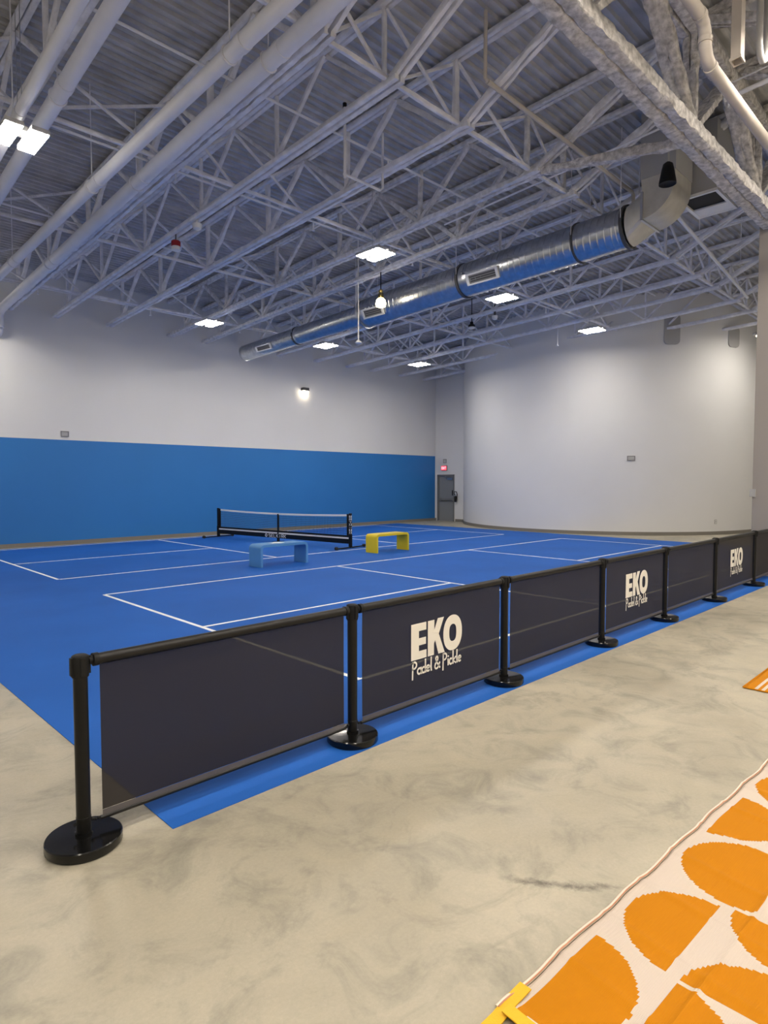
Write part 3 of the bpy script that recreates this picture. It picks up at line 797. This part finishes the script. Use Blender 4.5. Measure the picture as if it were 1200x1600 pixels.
# main girder along X above the barrier
g = thing('roof_girder', 'massive rough fireproofed roof girder running to the pale column', 'girder', (0, 3.22, 0))
GZ = 6.19
for s, nm in ((1, 'bottom_chord_angle'), (-1, 'bottom_chord_angle')):
    b = MB(); b.rough((-6.5, s * 0.085, GZ + 0.07), (26, s * 0.085, GZ + 0.07), 0.160, 0.165, seg=0.11, jit=0.012); b.build(nm, 'fireproof', g, smooth=50)
b = MB(); b.rough((-6.5, 0.0, GZ + 0.20), (26, 0.0, GZ + 0.20), 0.05, 0.16, seg=0.2, jit=0.012); b.build('chord_fin', 'fireproof', g, smooth=50)
b = MB()
for s in (-1, 1): b.rough((-6.5, s * 0.08, zt(3.2) - 0.12), (26, s * 0.08, zt(3.2) - 0.12), 0.14, 0.13, seg=0.3, jit=0.012)
b.build('top_chord', 'fireproof', g, smooth=50)
gx = [4.55 + 1.43 * k for k in range(-7, 15)]
for i, x in enumerate(gx):
    for s in (-1, 1):
        up = zt(3.2) - 0.16
        if i % 2 == 0:
            b = MB(); b.rough((x, s * 0.055, GZ + 0.15), (x + 1.36, s * 0.055, up), 0.085, 0.12, seg=0.12, jit=0.013, up=(0, 1, 0)); b.build('web_member', 'fireproof', g, smooth=50)
            b = MB(); b.rough((x - 0.06, s * 0.055, GZ + 0.15), (x - 1.36, s * 0.055, up), 0.085, 0.12, seg=0.12, jit=0.013, up=(0, 1, 0)); b.build('web_member', 'fireproof', g, smooth=50)
            b = MB(); b.rough((x - 0.02, s * 0.05, GZ + 0.15), (x - 0.02, s * 0.05, up), 0.075, 0.09, seg=0.12, jit=0.012, up=(0, 1, 0)); b.build('web_member', 'fireproof', g, smooth=50)
# joists of the nearer bay, seen through the girder
for k, X in enumerate((4.55, 6.0, 7.4, 8.85, 10.3, 11.7, 13.2, 14.7)):
    t = thing('near_bay_joist', 'rough fireproofed joist of the nearer roof bay, %s one from the upper-left pipes' % ['first', 'second', 'third', 'fourth', 'fifth', 'sixth', 'seventh', 'eighth'][k], 'joist', (X, 0, 0), 0, 'near bay joists')
    b = MB()
    for s in (-1, 1): b.rough((s * 0.055, 1.0, zb(1) + 0.04), (s * 0.055, -7.9, zb(-7.9) + 0.04), 0.075, 0.085, seg=0.2, jit=0.012)
    b.build('bottom_chord', 'fireproof', t, smooth=50)
    b = MB()
    for s in (-1, 1): b.rough((s * 0.055, 3.1, zt(3.1) - 0.03), (s * 0.055, -7.9, zt(-7.9) - 0.03), 0.075, 0.085, seg=0.3, jit=0.012)
    b.build('top_chord', 'fireproof', t, smooth=50)
    for s in (-1, 1):
        b = MB(); b.rough((s * 0.05, 1.1, zb(1.1) + 0.06), (s * 0.05, 3.0, zt(3.0) - 0.1), 0.075, 0.095, seg=0.15, jit=0.013); b.build('end_diagonal', 'fireproof', t, smooth=50)
    for q in range(4):
        yn = 0.9 - 2.3 * q
        b = MB(); b.rough((0, yn, zb(yn) + .06), (0, yn, zt(yn) - .05), 0.08, 0.08, seg=0.2, jit=0.012); b.build('web_member', 'fireproof', t, smooth=50)
        b = MB(); b.rough((0, yn, zb(yn) + .06), (0, yn - 1.15, zt(yn - 1.15) - .05), 0.08, 0.08, seg=0.2, jit=0.012); b.build('web_member', 'fireproof', t, smooth=50)

# ------------------------------------------------------------------ pipes
def pipe2(name, label, X, p, q, y0, y1, r, m='pipe_white', couplings=(), group=None):
    A, B = atX(*p, X), atX(*q, X)
    sl = (B.z - A.z) / (B.y - A.y); zz = lambda y: A.z + sl * (y - A.y)
    t = thing(name, label, 'pipe', (X, 0, 0), 0, group)
    b = MB(); b.tube([(0, y0 + (y1 - y0) * k / 8, zz(y0 + (y1 - y0) * k / 8)) for k in range(9)], r, 24); b.build('pipe_run', m, t, smooth=60)
    for yc in couplings:
        b = MB(); b.tube([(0, yc - 0.05, zz(yc - 0.05)), (0, yc + 0.05, zz(yc + 0.05))], r * 1.09, 24); b.build('coupling', m, t, smooth=40)
        b = MB(); b.tube([(0, yc + 0.25, zz(yc) + r), (0, yc + 0.25, zt(yc))], 0.008, 6); b.build('hanger_rod', 'dryfall', t)
        b = MB(); n = 16; b.tube([((r + .008) * math.cos(2 * PI * k / n), yc + 0.25, zz(yc + .25) + (r + .008) * math.sin(2 * PI * k / n)) for k in range(n + 1)], 0.012, 6, up=(0, 1, 0)); b.build('hanger_ring', 'dryfall', t)
    return t, zz
t1, z1 = pipe2('overhead_pipe', 'thickest white overhead pipe, ending in an elbow at the back wall', 4.30, (400, 115), (10, 475), 3.5, 17.75, 0.102, couplings=(6.0, 9.6, 13.8))
b = MB(); zz = z1(17.75); b.tube([(0, 17.75, zz), (0, 17.86, zz - 0.02), (0, 17.93, zz - 0.09), (0, 17.95, zz - 0.20), (0, 17.95, zz - 0.42)], 0.102, 24, up=(1, 0, 0)); b.build('elbow', 'pipe_white', t1, smooth=60)
b = MB(); b.tube([(0, 17.95, zz - 0.42), (0, 18.02, zz - 0.52), (0, 18.149, zz - 0.55)], 0.085, 20, up=(1, 0, 0)); b.build('wall_sleeve', 'pipe_white', t1, smooth=60)
pipe2('overhead_pipe', 'slimmer white overhead pipe running left of the thickest pipe', 3.55, (400, 47), (83, 350), 3.6, 18.1, 0.083, couplings=(5.6, 9.4, 13.5))
pipe2('overhead_pipe', 'thick white overhead pipe at upper left, passing the right panel of the lamp', 2.66, (183, 0), (0, 300), 3.5, 18.1, 0.092, couplings=(8.0, 12.0))
pipe2('overhead_pipe', 'slim white overhead pipe at upper left, passing the left panel of the lamp', 2.28, (125, 0), (35, 168), 3.5, 18.1, 0.063, couplings=(8.4, 12.2))
# sprinkler branch lines along X
t = thing('sprinkler_pipe', 'thin white sprinkler pipe with a tall riser, ending in front of the spiral duct', 'pipe', (0, 4.93, 0))
A, B = atZ(762, 127, 6.78), atZ(988, 300, 6.78)
dyy = 4.93
b = MB(); b.tube([(A.x, 0, 6.78), (B.x, B.y - A.y, 6.78)], 0.032, 12); b.build('pipe_run', 'pipe_beige', t, smooth=60)
b = MB(); b.tube([(A.x, 0, 6.78), (A.x - 0.05, 0, 6.80), (A.x - 0.05, 0, 7.62)], 0.024, 10); b.build('riser', 'pipe_beige', t, smooth=60)
b = MB(); b.tube([(B.x, B.y - A.y, 6.78), (B.x + 0.05, B.y - A.y, 6.74), (B.x + 0.05, B.y - A.y, 6.60)], 0.03, 10); b.lathe((B.x + 0.05, B.y - A.y, 6.55), [(0.01, 0), (0.035, 0.01), (0.02, 0.05)], 12); b.build('sprinkler_head', 'pipe_beige', t, smooth=60)
t = thing('sprinkler_pipe', 'thin white sprinkler pipe running from the bright duct elbow to the pale column', 'pipe', (0, 0, 0))
A, B = atZ(1062, 337, 6.55), atZ(1187, 472, 6.55)
b = MB(); b.tube([(A.x - 0.4, A.y, 6.55), (18.6, B.y + 0.1, 6.55)], 0.035, 12); b.build('pipe_run', 'pipe_white', t, smooth=60)
for k in range(3):
    b = MB(); x = A.x + 1 + 2.6 * k; b.tube([(x, A.y + 0.02 * k, 6.58), (x, A.y + 0.02 * k, 7.6)], 0.008, 6); b.build('hanger_rod', 'dryfall', t)
for k, (yy, zoff) in enumerate(((9.36, -0.04), (12.85, 0.22), (16.25, -0.04), (7.4, 0.30))):
    t = thing('sprinkler_pipe', 'long thin white rod crossing under all joists, %s' % ['by the second row of lamps', 'midway between lamp rows', 'by the back row of lamps', 'nearest the girder'][k], 'pipe', (0, yy, 0), 0, 'thin cross rods')
    b = MB(); b.tube([(-6.5, 0, zb(yy) + 0.16 + zoff), (18.0 if yy < 15 else 20.4, 0, zb(yy) + 0.16 + zoff)], 0.020, 10); b.build('pipe_run', 'pipe_white', t, smooth=60)
    for q in range(6):
        x = 2.0 + 2.7 * q
        b = MB(); b.tube([(x, 0, zb(yy) + 0.16 + zoff), (x, 0, zb(yy) + 0.10 + zoff - 0.06)], 0.014, 8); b.lathe((x, 0, zb(yy) + zoff - 0.01), [(0.008, 0), (0.03, 0.005), (0.012, 0.05)], 10); b.build('sprinkler_head', 'pipe_white', t)
# conduit crossing the girder
A, B, Cc = atX(800, 306, 9.3), atX(1030, 202, 9.3), atX(1200, 128, 9.3)
t = thing('conduit', 'thin straight white conduit crossing above the girder near the duct end', 'conduit', (9.3, 0, 0))
b = MB(); dz = (Cc.z - A.z) / (Cc.y - A.y); f1 = lambda y: (0, y, A.z + dz * (y - A.y) + 0.02)
b.tube([f1(A.y + 1.5), f1(3.6)], 0.016, 8); b.build('pipe_run', 'pipe_white', t)
b = MB(); b.tube([f1(2.95), f1(-2.0)], 0.030, 10); b.build('near_run', 'pipe_white', t, smooth=60)
b = MB(); b.tube([(0, 2.95, f1(2.95)[2] + 0.18), (0, -2.0, f1(-2.0)[2] + 0.18)], 0.010, 8)
for yy in (2.9, 2.3, 1.2): b.tube([(0, yy, f1(yy)[2] - 0.12), (0, yy, f1(yy)[2] + 0.20)], 0.012, 8)
b.build('hanger_rail', 'pipe_white', t)
# big jogged pipe at the upper right
zP = 6.05
a1_, a2_, a3_, a4_ = atZ(1066, -14, zP + 0.35), atZ(1090, 38, zP + 0.35), atZ(1103, 95, zP), atZ(1200, 222, zP)
t = thing('drain_pipe', 'beige drain pipe with a double elbow before the upper right girder webs', 'pipe', (0, 0, 0))
yP = a3_.y
pts = [(a2_.x - 2.5, yP, zP + 0.36), (a3_.x - 0.22, yP, zP + 0.36), (a3_.x - 0.10, yP, zP + 0.33), (a3_.x - 0.045, yP, zP + 0.25), (a3_.x - 0.03, yP, zP + 0.12), (a3_.x + 0.02, yP, zP + 0.04), (a3_.x + 0.12, yP, zP), (a3_.x + 6, yP, zP)]
b = MB(); b.tube(pts, 0.062, 18, up=(0, 1, 0)); b.build('pipe_run', 'pipe_beige', t, smooth=60)
for p in ((a3_.x - 0.20, zP + 0.36, 1, 0), (a3_.x - 0.037, zP + 0.18, 0, 1), (a3_.x + 0.14, zP, 1, 0)):
    b = MB(); b.tube([(p[0] - 0.03 * p[2], yP, p[1] - 0.025 * p[3]), (p[0] + 0.03 * p[2], yP, p[1] + 0.025 * p[3])], 0.070, 18, up=(0, 1, 0)); b.build('coupling', 'pipe_beige', t, smooth=40)
# open square downspout and a dark stub near it
p = atZ(1152, 97, 6.20)
t = thing('downspout', 'beige square downspout with an open lower end at the upper right', 'downspout', (p.x, p.y, 0))
b = MB(); o_ = [(-.065, -.05), (.065, -.05), (.065, .05), (-.065, .05)]; b.ring(o_, [(x * .86, y * .84) for x, y in o_], lambda a, c, d: (a, c, 6.20 + d), zd(p.y) - 6.21); b.build('tube', 'pipe_beige', t, bevel=0.004)
b = MB(); b.ring([(x * 1.15, y * 1.15) for x, y in o_], [(x * 1.01, y * 1.01) for x, y in o_], lambda a, c, d: (a, c, 6.20 + d), 0.025); b.build('lip', 'pipe_beige', t)
p = atZ(1190, 98, 6.3)
t = thing('cable_loop', 'dark grey looped conduit hanging at the upper right frame edge', 'conduit', (p.x, p.y, 0))
b = MB(); b.tube([(-0.10, 0, 7.4), (-0.10, 0, 6.45), (-0.06, 0, 6.36), (0.02, 0, 6.33), (0.10, 0, 6.37), (0.13, 0, 6.46), (0.13, 0, 7.4)], 0.035, 12, up=(0, 1, 0)); b.build('loop', 'plate_grey', t, smooth=60)

# ------------------------------------------------------------------ spiral duct
DX = 10.70
def dz_(y): return 6.06 - 0.033 * (y - 4.84)
duct = thing('spiral_duct', 'long galvanised spiral duct hanging under the joists', 'duct', (DX, 0, 0))
def section(y0, y1, r):
    b = MB(); k = 40; pts = []; sc = []
    y = y0; i = 0
    while y < y1 - 1e-6:
        pts.append((0, y, dz_(y))); sc.append(1.0)
        yn = min(y + 0.13, y1)
        if yn < y1 - 0.03:
            for (dy, s_) in ((-0.012, 1.0), (-0.006, 1.022), (0.0, 1.0)): pts.append((0, yn + dy - 0.0005, dz_(yn))); sc.append(s_)
        y = yn
    pts.append((0, y1, dz_(y1))); sc.append(1.0)
    b.tube(pts, r, k, scales=sc)
    # a slight twist gives the lock seams their helix
    out = []
    for (x, yy, z) in b.v:
        a = math.atan2(z - dz_(yy), x); out.append((x, yy + 0.13 * (a / (2 * PI)) if (y0 + 0.14 < yy < y1 - 0.14) else yy, z))
    b.v = out
    return b.build('duct_section', 'galvanised', duct, smooth=30)
def band(y, r, m='dark_grey', wd=0.035):
    b = MB(); n = 40
    b.ring(circle(r * 1.06, n), circle(r * 0.99, n), lambda a, c, d: (a, y + d, dz_(y) + c), wd); b.build('clamp_band', m, duct, smooth=40)
    for s in (-1, 1):
        b = MB(); b.tube([(s * (r * 1.04), y + 0.015, dz_(y) + 0.05), (s * (r * 1.04), y + 0.015, zt(y) - 0.05)], 0.007, 6); b.build('hanger_strap', 'dryfall', duct)
R1, R2 = 0.335, 0.235
section(4.84, 8.35, R1); section(8.35, 11.45, R1 * 0.985)
b = MB(); b.tube([(0, 11.45, dz_(11.45)), (0, 11.62, dz_(11.62))], 1.0, 40, scales=[R1 * 0.985, R2]); b.build('reducer', 'galvanised', duct, smooth=40)
section(11.62, 14.2, R2); section(14.2, 16.9, R2 * 0.97)
b = MB(); b.lathe((0, 0, 0), [(R2 * 1.0, 0), (R2 * 1.0, 0.02)], 40); b.v = [(x, 16.9 + z, dz_(16.9) + y) for x, y, z in b.v]; b.build('end_cap', 'galvanised', duct)
band(4.84, R1 * 1.02, 'dark_grey', 0.05); band(5.75, R1); band(8.35, R1, wd=0.06); band(14.2, R2, wd=0.05)
band(11.42, R1 * 1.05, 'steel', 0.05)
def grille(y, r, ln, a=205):
    """register on the duct side facing the entrance"""
    aa = math.radians(a); nrm = Vector((math.cos(aa), 0, math.sin(aa))); tg = Vector((-math.sin(aa), 0, math.cos(aa)))
    c = Vector((0, y, dz_(y))) + nrm * r * 0.985; h2 = r * 0.34
    def to3(p, q, d): v = c + Vector((0, 1, 0)) * p + tg * q + nrm * d; return (v.x, v.y, v.z)
    o_ = [(-ln / 2, -h2), (ln / 2, -h2), (ln / 2, h2), (-ln / 2, h2)]; i_ = [(x * .84, z * .70) for x, z in o_]
    b = MB(); b.ring(o_, i_, to3, 0.035); gf = b.build('grille_frame', 'white_plastic', duct)
    b = MB(); b.prism(i_, to3, 0.012); b.build('grille_back', 'dark_grey', gf)
    for k in range(4):
        q0 = -h2 * .66 + k * h2 * .38; b = MB(); b.prism([(-ln * .42, q0), (ln * .42, q0), (ln * .42, q0 + h2 * .16), (-ln * .42, q0 + h2 * .16)], lambda p, q, d: to3(p, q, 0.016 + d), 0.008); b.build('grille_blade', 'sign_case', gf)
grille(7.72, R1, 0.78); grille(10.9, R1, 0.70); grille(15.6, R2, 0.75)
# square transition and upward elbow to the roof unit
b = MB(); k = 32; hs = 0.34; ring0 = []; ring1 = []
ya, yb_ = 4.80, 4.50
zlo, zhi = 5.99, 6.42
for j in range(k):
    a = 2 * PI * (j + 0.5) / k; ca, sa = math.cos(a), math.sin(a); m_ = max(abs(ca), abs(sa))
    ring0.append((R1 * ca, ya, dz_(ya) + R1 * sa)); ring1.append((hs * ca / m_, yb_, (zlo + zhi) / 2 + (zhi - zlo) / 2 * sa / m_))
b.add(ring0 + ring1, [(j, (j + 1) % k, k + (j + 1) % k, k + j) for j in range(k)])
b.build('square_transition', 'galv_sheet', duct, smooth=25)
r_el = 0.52; prof_e = [(yb_, zhi), (yb_, zlo)]
for i in range(1, 13):
    a = (PI / 2) * i / 12; prof_e.append((yb_ - r_el * math.sin(a), zlo + r_el * (1 - math.cos(a))))
prof_e += [(yb_ - r_el, 6.62), (yb_ + 0.02, 6.62)]
b = MB(); b.prism(prof_e, lambda a, c, d: (-hs + d, a, c), 2 * hs); b.build('elbow', 'galv_sheet', duct, smooth=30)
b = MB()
for (x0, x1, z0, z1) in ((-hs - .025, hs + .025, zlo - .025, zlo - .001), (-hs - .025, -hs - .001, zlo, zhi), (hs + .001, hs + .025, zlo, zhi)): b.box(x0, x1, yb_ - 0.02, yb_ + 0.02, z0, z1)
b.build('elbow_flange', 'steel', duct)
b = MB(); b.box(-hs - .01, hs + .01, yb_ - r_el - .01, yb_ + 0.03, 6.621, 7.66); b.build('riser_duct', 'plate_grey', duct)
# return air box beside it
c4 = [atZ(*q, 6.42) for q in ((1066, 312), (1118, 293), (1156, 322), (1104, 335))]
x0_, x1_ = (c4[0].x + c4[1].x) / 2, (c4[2].x + c4[3].x) / 2; x0_ += 0.06; x1_ += 0.10; y0_, y1_ = 3.60, 4.24
rb = thing('return_air_box', 'grey return air box with white-framed opening hanging beside the girder', 'duct', ((x0_ + x1_) / 2, (y0_ + y1_) / 2, 0))
hx_, hy_ = (x1_ - x0_) / 2, (y1_ - y0_) / 2
b = MB(); b.box(-hx_ + .04, hx_ - .04, -hy_ + .04, hy_ - .04, 6.47, 7.60); b.build('casing', 'plate_grey', rb)
b = MB(); o_ = [(-hx_, -hy_), (hx_, -hy_), (hx_, hy_), (-hx_, hy_)]; b.ring(o_, [(x * .90, y * .84) for x, y in o_], lambda a, c, d: (a, c, 6.42 + d), 0.045); b.build('opening_frame', 'white_plastic', rb)
b = MB(); b.box(-hx_ * .90, hx_ * 0.25, -hy_ * .84, hy_ * .84, 6.455, 6.465); b.build('dark_opening', 'black_matte', rb)
b = MB(); b.box(hx_ * 0.25, hx_ * 0.90, -hy_ * .84, hy_ * .84, 6.430, 6.465); b.build('blank_panel', 'white_plastic', rb)

# ------------------------------------------------------------------ things hanging from the roof
def hang(name, label, cat, px, X, group=None):
    p = atX(*px, X); return thing(name, label, cat, (p.x, p.y, 0), 0, group), p
t, p = hang('pendant_speaker', 'black cone pendant hanging by the bright duct elbow', 'speaker', (1043, 288), 10.0)
b = MB(); b.lathe((0, 0, p.z + 0.000), [(0.10, 0.02), (0.125, 0.0), (0.125, 0.03), (0.09, 0.22), (0.07, 0.30), (0.03, 0.33)], 24); b.build('cone', 'black_matte', t, smooth=40)
b = MB(); b.tube([(0, 0, p.z + 0.330), (0, 0, zt(p.y))], 0.02, 8); b.build('stem', 'plate_grey', t)
t, p = hang('fire_horn', 'red-topped white alarm horn hanging below the left joists', 'alarm', (275, 392), 5.65)
b = MB(); b.lathe((0, 0, p.z + 0.000), [(0.05, 0.0), (0.085, 0.01), (0.085, 0.07), (0.075, 0.08)], 20); b.build('white_lens', 'white_plastic', t, smooth=40)
b = MB(); b.lathe((0, 0, p.z + 0.080), [(0.085, 0.0), (0.085, 0.09), (0.06, 0.11)], 20); b.build('red_body', 'horn_red', t, smooth=40)
b = MB(); b.tube([(0, 0, p.z + 0.180), (0, 0, zb(p.y) + 0.05)], 0.012, 8); b.build('stem', 'dark_grey', t)
t, p = hang('ceiling_sensor', 'small white dome sensor just right of the red-topped horn', 'sensor', (308, 360), 5.65)
b = MB(); b.lathe((0, 0, p.z + 0.000), [(0.02, 0.0), (0.07, 0.03), (0.085, 0.08), (0.085, 0.11)], 20); b.build('dome', 'white_plastic', t, smooth=40)
b = MB(); b.tube([(0, 0, p.z + 0.110), (0, 0, zb(p.y) + 0.06)], 0.014, 8); b.build('stem', 'pipe_white', t)
t, p = hang('black_pendant_speaker', 'small black-and-white pendant below the duct, nearer the middle ceiling lamp', 'speaker', (737, 514), 14.42)
b = MB(); b.lathe((0, 0, p.z + 0.000), [(0.05, 0.0), (0.09, 0.02), (0.09, 0.05)], 20); b.build('white_lens', 'white_plastic', t, smooth=40)
b = MB(); b.lathe((0, 0, p.z + 0.050), [(0.10, 0.0), (0.095, 0.05), (0.05, 0.09), (0.04, 0.15)], 20); b.build('housing', 'black_matte', t, smooth=40)
b = MB(); b.tube([(0, 0, p.z + 0.200), (0, 0, zt(p.y) - 0.5)], 0.012, 8); b.build('stem', 'black_matte', t)
t, p = hang('dome_camera', 'white dome camera on a short black stem under a joist beyond the duct', 'camera', (773, 500), 14.42)
b = MB(); b.lathe((0, 0, p.z + 0.000), [(0.03, 0.0), (0.07, 0.03), (0.08, 0.08), (0.08, 0.11)], 20); b.build('dome', 'white_plastic', t, smooth=40)
b = MB(); b.tube([(0, 0, p.z + 0.110), (0, 0, zb(p.y) + 0.2)], 0.03, 10); b.build('stem', 'dark_grey', t)
t, p = hang('drop_detector', 'white disc on a long thin rod hanging in front of the duct', 'sensor', (560, 537), 9.98)
b = MB(); b.lathe((0, 0, p.z + 0.000), [(0.06, 0.0), (0.085, 0.02), (0.05, 0.06), (0.015, 0.09)], 20); b.build('disc', 'white_plastic', t, smooth=40)
b = MB(); b.tube([(0, 0, p.z + 0.080), (0, 0, zt(p.y) - 0.1)], 0.014, 8); b.build('rod', 'white_plastic', t)
t, p = hang('drop_sprinkler', 'white drop pipe with a cross arm below the twin-angle joist', 'sprinkler', (539, 278), 6.2)
b = MB(); b.tube([(0, 0, p.z + 0.000), (0, 0, p.z + 1.000)], 0.022, 10); b.build('drop', 'pipe_white', t, smooth=60)
b = MB(); b.tube([(0, 0.03, p.z + 0.070), (0.75, 0.03, p.z + 0.070), (0.80, 0.03, p.z + 0.120), (0.80, 0.03, p.z + 0.950)], 0.020, 10, up=(0, 1, 0)); b.build('arm', 'pipe_white', t, smooth=60)
b = MB(); b.lathe((0, 0, p.z + 1.000), [(0.03, 0), (0.03, 0.06), (0.01, 0.07)], 10); b.build('cap', 'black_matte', t)
t, p = hang('small_sprinkler', 'tiny white sprinkler drop in front of the curved wall top', 'sprinkler', (871, 541), 17.22)
b = MB(); b.tube([(0, 0, p.z + 0.030), (0, 0, zb(p.y) + 0.05)], 0.012, 8); b.build('drop', 'pipe_white', t)
b = MB(); b.lathe((0, 0, p.z + 0.000), [(0.01, 0), (0.04, 0.01), (0.015, 0.05)], 12); b.build('head', 'pipe_white', t)
# caged jar pendant, lit
t, p = hang('jar_lamp', 'lit jar pendant lamp with brass neck in front of the spiral duct', 'lamp', (595, 480), 9.93)
b = MB(); b.lathe((0, 0, p.z + 0.000), [(0.02, 0.0), (0.10, 0.015), (0.115, 0.07), (0.10, 0.15), (0.06, 0.19)], 24); b.build('glass_jar', 'bulb', t, smooth=40)
b = MB(); b.lathe((0, 0, p.z + 0.195), [(0.065, 0.0), (0.07, 0.03), (0.06, 0.08), (0.04, 0.12), (0.05, 0.16), (0.02, 0.20)], 20); b.build('neck', 'brass', t, smooth=40)
b = MB()
for k in range(6):
    a = k * PI / 3; b.tube([(0.07 * math.cos(a), 0.07 * math.sin(a), p.z + 0.200), (0.128 * math.cos(a), 0.128 * math.sin(a), p.z + 0.080), (0.09 * math.cos(a), 0.09 * math.sin(a), p.z + 0.000)], 0.004, 5)
b.build('cage', 'brass', t)
b = MB(); b.tube([(0, 0, p.z + 0.390), (0, 0, zb(p.y) + 0.05)], 0.012, 8); b.build('stem', 'black_matte', t)

# ------------------------------------------------------------------ high-bay lamps
def lamp_proto():
    t = thing('high_bay_lamp', '', 'lamp', (0, 0, 0))
    for s in (-1, 1):
        b = MB(); b.box(s * 0.14 - 0.10, s * 0.14 + 0.10, -0.31, 0.31, 0.012, 0.065); b.build('panel_housing', 'lamp_case', t, bevel=0.006)
        b = MB(); b.box(s * 0.14 - 0.09, s * 0.14 + 0.09, -0.29, 0.29, 0.0, 0.011); b.build('light_panel', 'led', t)
    b = MB(); b.box(-0.16, 0.16, -0.10, 0.10, 0.066, 0.12); b.build('driver_box', 'lamp_case', t, bevel=0.005)
    for s in (-1, 1):
        b = MB(); b.tube([(0, s * 0.09, 0.12), (0, s * 0.09, 1.555)], 0.005, 6); b.build('hanger_wire', 'steel', t)
    return t
VIS = [((32, 217), 'lit twin-panel high-bay lamp at upper left between two pipes'),
       ((587, 399), 'lit high-bay lamp above and left of the spiral duct, largest of the middle ones'),
       ((784, 467), 'lit high-bay lamp just below the spiral duct, right of the jar pendant'),
       ((925, 517), 'lit high-bay lamp in front of the curved white wall'),
       ((327, 506), 'lit high-bay lamp close to the back wall, left of the spiral duct end'),
       ((509, 541), 'lit high-bay lamp close to the back wall, just below the duct'),
       ((655, 570), 'lit high-bay lamp nearest the door corner of the room')]
lp = lamp_proto()
first = True
for px, lab in VIS:
    z = 6.10
    for _ in range(4):
        p = atZ(*px, z); z = zb(p.y) - 0.42
    if px[0] < 100: z = 5.83
    p = atZ(*px, z)
    if first: lp.location = p; lp['label'] = lab; lp['group'] = 'high-bay lamps'; first = False
    else: dup(lp, p, lab, 'high-bay lamps')
for (x, y) in ((21.3, 4.95),):
    dup(lp, (x, y, zb(y) - 0.2), 'lit high-bay lamp hidden behind the pale column beside the curved wall', 'high-bay lamps')
for (x, y) in ((-4.4, 9.4), (-4.4, 16.7), (3.0, 16.7), (25, 1.2)):
    dup(lp, (x, y, zb(y) - 0.2), 'lit high-bay lamp over the hall outside the picture', 'high-bay lamps out of the picture')
wl = None
for (x, y) in [(x, y) for y in (1.6, -1.6, -5.0) for x in (-2.2, 0.4, 3.0, 5.3, 8.1, 11.0, 13.9)]:
    if wl is None:
        wl = dup(lp, (x, y, zb(y) - 0.2), 'lit warm high-bay lamp over the entrance side outside the picture', 'warm lamps out of the picture')
        for ch in wl.children:
            if ch.name.startswith('light_panel'):
                ch.data = ch.data.copy(); ch.data.materials[0] = MATS['led_warm']
    else: dup(wl, (x, y, zb(y) - 0.2), 'lit warm high-bay lamp over the entrance side outside the picture', 'warm lamps out of the picture')
# wall-mounted light on the back wall
t = thing('wall_lamp', 'small lit wall lamp high on the white back wall', 'lamp', (13.88, YW, 4.90))
b = MB(); b.box(-0.13, 0.13, -0.16, -0.001, 0.05, 0.16); b.build('housing', 'dark_grey', t, bevel=0.01)
b = MB(); b.box(-0.11, 0.11, -0.15, -0.02, -0.06, 0.049); b.build('lens', 'bulb', t, bevel=0.02)
# grey patches on the curved wall where two joists enter
for k, (px, lab) in enumerate((((1050, 515), 'grey rounded patch around a joist end high on the curved wall, farther from the column'), ((1146, 527), 'grey rounded patch around a joist end high on the curved wall, beside the column'))):
    r_ = ray(*px); d_ = Vector((r_.x, r_.y)).normalized(); mm = d_.dot(Vector(CC)); dd = Vector(CC).length_squared - mm * mm
    tt = mm - math.sqrt(CR * CR - dd); hx, hy = d_.x * tt, d_.y * tt; hz = H + r_.z * tt / Vector((r_.x, r_.y)).length
    ang = math.atan2(hy - CC[1], hx - CC[0])
    t = thing('joist_pocket', lab, 'patch', (hx, hy, hz), ang + PI / 2)
    b = MB()
    pts = []
    hk = .34 if k == 0 else .20
    for (cx_, cz2, a0_) in ((.13, hk, 0), (-.13, hk, 90), (-.13, -hk, 180), (.13, -hk, 270)):
        pts += [(cx_ + .12 * math.cos(math.radians(a0_ + q * 30)), cz2 + .12 * math.sin(math.radians(a0_ + q * 30))) for q in range(4)]
    b.prism(pts, lambda a, c, d: (a, -0.03 + d, c), 0.03); b.build('cover', 'plate_grey', t)
# small spot at the column edge
p = atZ(1185, 523, 6.0)
t = thing('spot_lamp', 'tiny bright spot lamp peeking past the pale column edge', 'lamp', (p.x, p.y, p.z))
b = MB(); b.lathe((0, 0, -0.06), [(0.04, 0), (0.06, 0.01), (0.06, 0.05)], 16); b.build('lens', 'bulb', t)
b = MB(); b.lathe((0, 0, -0.01), [(0.065, 0), (0.06, 0.10), (0.02, 0.12)], 16); b.tube([(0, 0, 0.11), (0, 0, zb(p.y) - p.z + 0.1)], 0.012, 8); b.build('housing', 'dark_grey', t)
